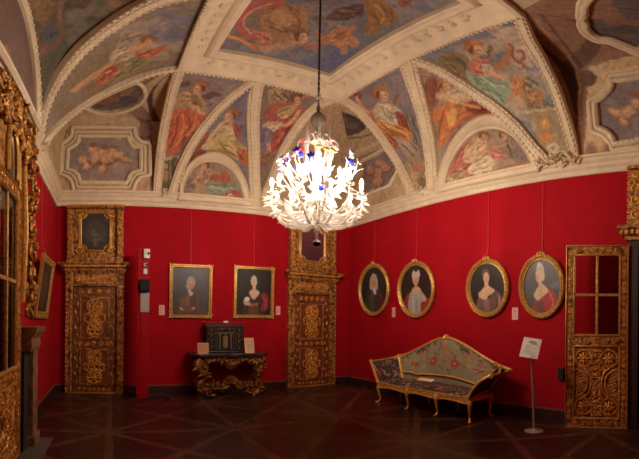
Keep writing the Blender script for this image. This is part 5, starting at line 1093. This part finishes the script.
def flower(x, y, s, col):
    for k in range(6): Bk.ell(col, x + .6 * s * math.cos(k), y + 1.6 * s * math.sin(k), s * .6, s * 1.5)
    Bk.ell((212, 168, 120), x, y, s * .35, s * .9)
for s in (-1, 1):
    flower(.5 + s * .13, .5, .034, (176, 58, 40)); flower(.5 + s * .31, .55, .026, (168, 60, 44)); flower(.5 + s * .22, .8, .02, (190, 110, 60)); 
    for k in range(90):
        x = .5 + s * abs(g.uniform(.0, .5)); y = np.clip(g.normal(.72, .2), .2, .98); Bk.ell([(196, 146, 74), (172, 80, 54), (206, 178, 120), (120, 112, 70), (150, 60, 46)][k % 5], np.clip(x, .02, .98), y, g.uniform(.005, .013), g.uniform(.015, .045), g.uniform(-30, 30), .95)
    for k in range(9):
        x0, y0 = .5 + s * g.uniform(.02, .4), g.uniform(.3, .9); Bk.stroke((178, 136, 70), .006, [(x0, y0), (x0 + s * .03, y0 + .08), (x0 + s * .06, y0 + .02)])
    for k in range(30): Bk.ell((48, 46, 40), np.clip(.5 + s * g.uniform(.1, .48), .02, .98), g.uniform(.86, 1), .012, .03, 0, .8)
for k in range(8): flower(.5 + .02 * (k % 2) - .01, .62 + .035 * k, .011, (196, 116, 60))
Bk.stroke((200, 140, 70), .008, [(.5, .95), (.46, .8), (.44, .62)]); Bk.stroke((200, 140, 70), .008, [(.5, .95), (.54, .8), (.56, .62)])
# (1 on the canvas' second axis is the top edge)
Bk.build('backrest', r, paint_mat('tapestry_paint', .85, .15, 60))
MB().grid(G[:, ::-1] + np.array([0, .05, 0])).build('backrest_lining', mat('back_lining', (60, 44, 32), .9), r)
c = MB(); c.tube([(x, yb(z) - .0, z) for x, z in TOP], [.03, .024, .024, .026, .03, .026, .024, .024, .03], 8); c.tube([(x, yb(z) - .045, z) for x, z in RAIL], [.016, .02, .018, .02, .018], 8)
for s in (-1, 1):
    e = TOP[0] if s < 0 else TOP[-1]; q = BOT[0] if s < 0 else BOT[-1]; c.tube(catmull([(q[0], yb(q[1]), q[1] - .1), (q[0], yb(q[1]), q[1]), ((q[0] + e[0]) / 2, yb(.7), .7), (e[0], yb(e[1]), e[1])], 16), .024, 7); c.ell((e[0], yb(e[1]), e[1]), (.05, .03, .03), 8, 5)
    c.tube(spiral(s * 1.16, .90 if s < 0 else .895, .045, 1.2, 0, yb(.9) - .02, s, 12), [.018, .01], 5)
for k in range(7): leaf(c, 0, 1.29, .1, PI / 2 + (k - 3) * .45, .4, yb(1.3) - .02)
c.build('back_frame', M_GOLDW, r)
for s in (-1, 1):
    P0 = np.array([s * 1.10, -.01, .40]); fr_ = catmull([P0, (s * 1.15, -.015, .50), (s * 1.24, .0, .62), (s * 1.34, .03, .72), (s * 1.46, .08, .79)], 18)
    bk_ = catmull([(s * 1.06, .60, .44), (s * 1.09, .60, .52), (s * 1.14, .62, .64), (s * 1.20, .64, .76), (s * 1.27, .67, .88)], 18)
    tp = catmull([fr_[-1], (s * 1.45, .30, .80), (s * 1.36, .5, .83), bk_[-1]], 18); t = np.linspace(0, 1, 14); G = fr_[:, None] * (1 - t)[None, :, None] + bk_[:, None] * t[None, :, None]
    G[..., 0] -= s * .02 * np.sin(PI * t)[None]
    MB().grid(G).build('arm_upholstery', M_SEAT, r)
    MB().grid(G[:, ::-1] + np.array([s * .03, 0, -.01])).build('arm_lining', mat('back_lining', (60, 44, 32)), r)
    c = MB(); c.tube(fr_, [.032, .024, .024, .028], 8); c.tube(tp, .024, 8); c.tube(bk_, .02, 7); c.tube(spiral(fr_[-1][0], fr_[-1][2], .04, 1.1, 0, fr_[-1][1], -s, 12), [.02, .012], 6); c.tube(catmull([(s * 1.10, .02, .415), (s * 1.12, .3, .44), (s * 1.08, .6, .45)], 12), .014, 6); c.build('arm', M_GOLDW, r)
p = at_z(425, 380.5, .50)
o = MB().box(-.19, .19, -.05, .05, 0, .012).xf(Matrix.Rotation(.35, 4, 'X')).build('seat_notice', M_PAPER, smooth=False, bevel=.002, loc=(p[0] + .02, p[1], .505)); o.rotation_euler = (0, 0, -PI / 2 + .04); tag(o, 'white notice strip lying on the settee seat', 'notice')

# ------------------------------------------------------------------ information stand
p = at_z(534, 431, 0); r = empty('information_stand', (p[0], p[1], 0), -PI / 2 + .35); tag(r, 'slim steel stand with a slanted white text panel, between settee and glazed door', 'information stand')
MB().lathe([(0, 0), (.135, 0), (.14, .006), (.13, .014), (.03, .018), (.022, .03), (0, .03)], n=32).build('base', M_STEEL, r)
MB().tube([(0, 0, .02), (-.02, .0, .6), (-.05, 0, 1.2)], .018, 12).build('pole', M_STEEL, r)
M = Matrix.Translation((-.06, 0, 1.24)) @ Matrix.Rotation(.14, 4, 'Y') @ Matrix.Rotation(-.62, 4, 'X')
MB().box(-.135, .135, -.012, 0, -.17, .17).xf(M).build('text_panel', M_WHITE, r, smooth=False, bevel=.003)
C = Canvas(flat_sheet(-.13, .13, -.165, .165, -.0128, 30, 36), (222, 214, 204)); C.poly((120, 112, 110), [(.3, .2), (.45, .12), (.7, .16), (.8, .3), (.5, .3)], .8)
for k in range(7): C.stroke((160, 150, 144), .03, [(.2, .4 + k * .07), (.5, .4 + k * .07), (.8 if k % 3 else .6, .4 + k * .07)], .7)
C.poly((176, 166, 156), [(.6, .84), (.9, .84), (.9, .95), (.6, .95)], .8, False); o = C.build('printed_face', r, paint_mat('print_paint'), blur=0); o.matrix_local = M
p = at_x(561, 374, XR - .03); o = MB().box(-.05, .05, -.06, 0, -.1, .1).build('socket_box', M_BLACKC, smooth=False, bevel=.012, loc=(XR, p[1], p[2])); o.rotation_euler = (0, 0, -PI / 2); tag(o, 'small dark box fixed low on the red wall beside the open glazed door', 'box')

# ------------------------------------------------------------------ chandelier
CX, CY = 2.59, 4.47
r = empty('chandelier', (CX, CY, 2.60)); tag(r, 'large white glass chandelier with lit bulbs and coloured flowers, hanging mid-room', 'chandelier')
B0 = 2.60
def zz(z): return z - B0
g = np.random.default_rng(77)
b = MB()
for k in range(44):
    z = zz(4.98 + k * .051); a = k % 2 * PI / 2; t = np.linspace(0, 2 * PI, 10, endpoint=False); b.tube(np.stack([.013 * np.cos(t) * math.cos(a), .013 * np.cos(t) * math.sin(a), z + .032 * np.sin(t)], 1), .0065, 4, True)
b.tube([(0, 0, zz(4.98)), (0, 0, zz(7.25))], .006, 5)
b.build('chain', M_CHAIN, r)
MB().lathe([(0, .0), (.03, .0), (.04, .03), (.022, .05), (.022, .07), (.035, .09), (0, .12)], (0, 0, zz(4.88)), 12).build('hook_ring', M_GREY, r)
MB().lathe([(.012, 4.28), (.05, 4.3), (.02, 4.34), (.035, 4.37), (.085, 4.42), (.105, 4.5), (.1, 4.56), (.06, 4.62), (.02, 4.66), (.03, 4.72), (.012, 4.78), (.012, 4.9)], (0, 0, -B0), 20).build('crown_ball', mat('smoked_glass', (150, 136, 120), .15, Transmission_Weight=.5), r)
MB().lathe([(.0, 2.68), (.015, 2.7), (.02, 2.76), (.045, 2.8), (.03, 2.84), (.06, 2.9), (.1, 2.97), (.11, 3.02), (.07, 3.06), (.05, 3.1), (.13, 3.16), (.16, 3.2), (.08, 3.25), (.05, 3.32), (.075, 3.4), (.09, 3.48), (.05, 3.55), (.04, 3.62), (.1, 3.68), (.12, 3.71), (.05, 3.76), (.045, 3.9), (.06, 3.96), (.035, 4.0), (.045, 4.1), (.09, 4.14), (.03, 4.2), (.02, 4.28), (.0, 4.29)], (0, 0, -B0), 20).build('stem', M_MGLASS, r)
pend = MB().lathe([(0, .0), (.03, .005), (.055, .03), (.058, .05)], (0, 0, zz(2.60)), 16).build('pendant_ball', M_BLACK, r); MB().lathe([(.058, .05), (.05, .075), (.02, .095), (.008, .12), (.008, .2), (0, .2)], (0, 0, zz(2.60)), 16).build('ball_cap', M_MGLASS, pend)
def leafp(b, base, dirv, l, wd, curl, n=8):
    """a curled glass leaf: tapered flat tube"""
    d = np.array(dirv, float); d /= np.linalg.norm(d); out = np.array([d[0], d[1], 0]); out /= np.linalg.norm(out) + 1e-9; P = [np.array(base, float)]
    for k in range(n): a = k / n; v = d + curl * a * a * np.array([out[0], out[1], -1.2]); v /= np.linalg.norm(v); P.append(P[-1] + v * l / n)
    b.tube(P, [wd * .5, wd, wd * .9, wd * .5, .004], 6, flat=.35)
MATF = [M_LBLUE, M_MGLASS, M_PINKG, M_LBLUE, M_BLUEG, M_MGLASS, M_REDG, M_YELG]
def bloom(c, s, m, dirv=(0, 0, 1)):
    b = MB(); q = Vector((0, 0, 1)).rotation_difference(Vector(dirv)).to_matrix()
    for k in range(6):
        a = k * PI / 3; v = np.array(q @ Vector((math.cos(a) * s * .6, math.sin(a) * s * .6, s * .25))); M = np.array(q @ Matrix.Rotation(a, 3, 'Z') @ Matrix.Rotation(-.5, 3, 'Y')); b.ell(np.array(c) + v, (s * .55, s * .3, s * .12), 7, 4, M)
    b.ell(np.array(c) + np.array(q @ Vector((0, 0, s * .2))), s * .22, 7, 5)
    b.build('flower', m, r)
def candle_arm(a, rad, z0, zcup):
    ca, sa = math.cos(a), math.sin(a); P = catmull([(ca * .06, sa * .06, zz(z0)), (ca * rad * .3, sa * rad * .3, zz(z0 - .10)), (ca * rad * .68, sa * rad * .68, zz(z0 - .17)), (ca * rad * .97, sa * rad * .97, zz(z0 - .04)), (ca * rad * 1.02, sa * rad * 1.02, zz(zcup - .1)), (ca * rad, sa * rad, zz(zcup))], 30)
    b = MB(); b.tube(P, [.015, .018, .016, .014, .012], 8)
    for t in (.3, .5, .7, .88):
        p = P[int(t * 29)]; leafp(b, p, (ca + g.normal(0, .5), sa + g.normal(0, .5), -.4), .12, .022, 1.3); leafp(b, p, (ca + g.normal(0, .6), sa + g.normal(0, .6), .9), .11, .02, 1.6)
    arm = b.build('arm', M_MGLASS, r)
    c = (ca * rad, sa * rad, zz(zcup)); b = MB(); b.lathe([(.01, -.02), (.03, 0), (.055, .015), (.06, .028), (.04, .026), (.02, .035), (.019, .11), (.014, .115), (0, .115)], c, 14)
    for k in range(7): leafp(b, (c[0], c[1], c[2] + .0), (math.cos(k * PI / 3.5), math.sin(k * PI / 3.5), .25), .085, .02, 1.3, 5)
    b.build('candle_cup', M_MGLASS, arm)
    MB().lathe([(.0, .115), (.012, .12), (.022, .145), (.024, .165), (.017, .195), (.006, .22), (0, .226)], c, 10).build('bulb', M_BULB, arm)
for k in range(12): candle_arm(2 * PI * k / 12 + .15, .60, 3.16, 3.27 + .05 * (k % 2))
for k in range(4): candle_arm(2 * PI * k / 4 + .45, .34, 3.40, 3.44)
for k in range(30):      # drooping leaves of the lower basket
    a = 2 * PI * k / 30; rr = (.16, .36, .52)[k % 3] + g.uniform(-.02, .03); b = MB(); leafp(b, (rr * math.cos(a), rr * math.sin(a), zz((2.98, 2.99, 3.06)[k % 3])), (math.cos(a) * .8, math.sin(a) * .8, -.5 + .5 * (k % 2)), .15, .026, -1.2 if k % 2 else -.4); b.build('drooping_leaf', M_MGLASS, r)
for k in range(14):
    a = 2 * PI * k / 14 + .2; rr = (.40, .54)[k % 2]; b = MB(); P = catmull([(.06 * math.cos(a), .06 * math.sin(a), zz(2.92)), (rr * .5 * math.cos(a), rr * .5 * math.sin(a), zz(2.87)), (rr * .85 * math.cos(a), rr * .85 * math.sin(a), zz(2.94)), (rr * math.cos(a), rr * math.sin(a), zz(3.06)), (rr * .9 * math.cos(a), rr * .9 * math.sin(a), zz(3.12)), (rr * .82 * math.cos(a), rr * .82 * math.sin(a), zz(3.07))], 20); b.tube(P, [.012, .024, .028, .022, .012, .008], 8, flat=.7); b.build('lower_scroll', M_MGLASS, r)
for k in range(6):       # spires and the tall stems of flowers
    a = 2 * PI * k / 6 + .1; rr = .17; x, y = rr * math.cos(a), rr * math.sin(a)
    MB().lathe([(.028, 3.66), (.05, 3.68), (.03, 3.70), (.018, 3.74), (.018, 4.06), (.03, 4.08), (.038, 4.10), (.02, 4.12), (.026, 4.16), (.012, 4.34), (0, 4.44)], (x, y, -B0), 10).build('spire', M_CGLASS, r)
    b = MB(); P = catmull([(.04 * math.cos(a + .5), .04 * math.sin(a + .5), zz(4.08)), (.16 * math.cos(a + .5), .16 * math.sin(a + .5), zz(4.2)), (.26 * math.cos(a + .5), .26 * math.sin(a + .5), zz(4.12)), (.25 * math.cos(a + .5), .25 * math.sin(a + .5), zz(4.02))], 14); b.tube(P, [.008, .011, .007], 7); b.build('upper_scroll', M_MGLASS, r)
for k in range(26):
    a = 2.4 * k; rr = [.5, .46, .2, .24][k % 4] + g.uniform(-.04, .04); z = [3.72, 3.84, 4.06, 3.92][k % 4] + g.uniform(-.06, .1); x, y = rr * math.cos(a), rr * math.sin(a)
    MB().tube(catmull([(x * .55, y * .55, zz(z - .34)), (x * .9, y * .9, zz(z - .16)), (x, y, zz(z))], 10), .007, 5).build('flower_stem', M_CGLASS, r); bloom((x, y, zz(z)), .062, MATF[k % 8], (x * 1.2, y * 1.2, .3))
VR = np.array([math.cos(.5255), -math.sin(.5255)])
for k in range(14):      # the two flower sprays that stand out at the sides
    sd_ = -1 if k % 2 else 1; q = g.uniform(.34, .52); o = g.uniform(-.16, .16); x, y = VR * sd_ * q + np.array([VR[1], -VR[0]]) * o; z = g.uniform(3.72, 3.96)
    MB().tube(catmull([(x * .6, y * .6, zz(3.36)), (x * .92, y * .92, zz(z - .16)), (x, y, zz(z))], 10), .006, 5).build('flower_stem', M_CGLASS, r); bloom((x, y, zz(z)), .055, [M_LBLUE, M_PINKG, M_LBLUE, M_MGLASS, M_BLUEG, M_PINKG, M_LBLUE][k // 2], (x, y - .4, .3))
for k in range(14):
    a = 2.4 * k + 1; rr = .30 + .2 * (k % 2); x, y = rr * math.cos(a), rr * math.sin(a); b = MB(); leafp(b, (x, y, zz(3.5)), (math.cos(a), math.sin(a), 1.4), .2, .014, 1.0); b.build('upright_leaf', M_MGLASS, r)
for k, (a, z, q) in enumerate(((2.2, 3.78, .3), (5.4, 3.75, .46), (4.3, 3.3, .4), (3.5, 3.82, .34))): MB().ell((q * math.cos(a), q * math.sin(a), zz(z)), (.04, .04, .05), 10, 7).build('blue_bead', M_BLUEG, r)
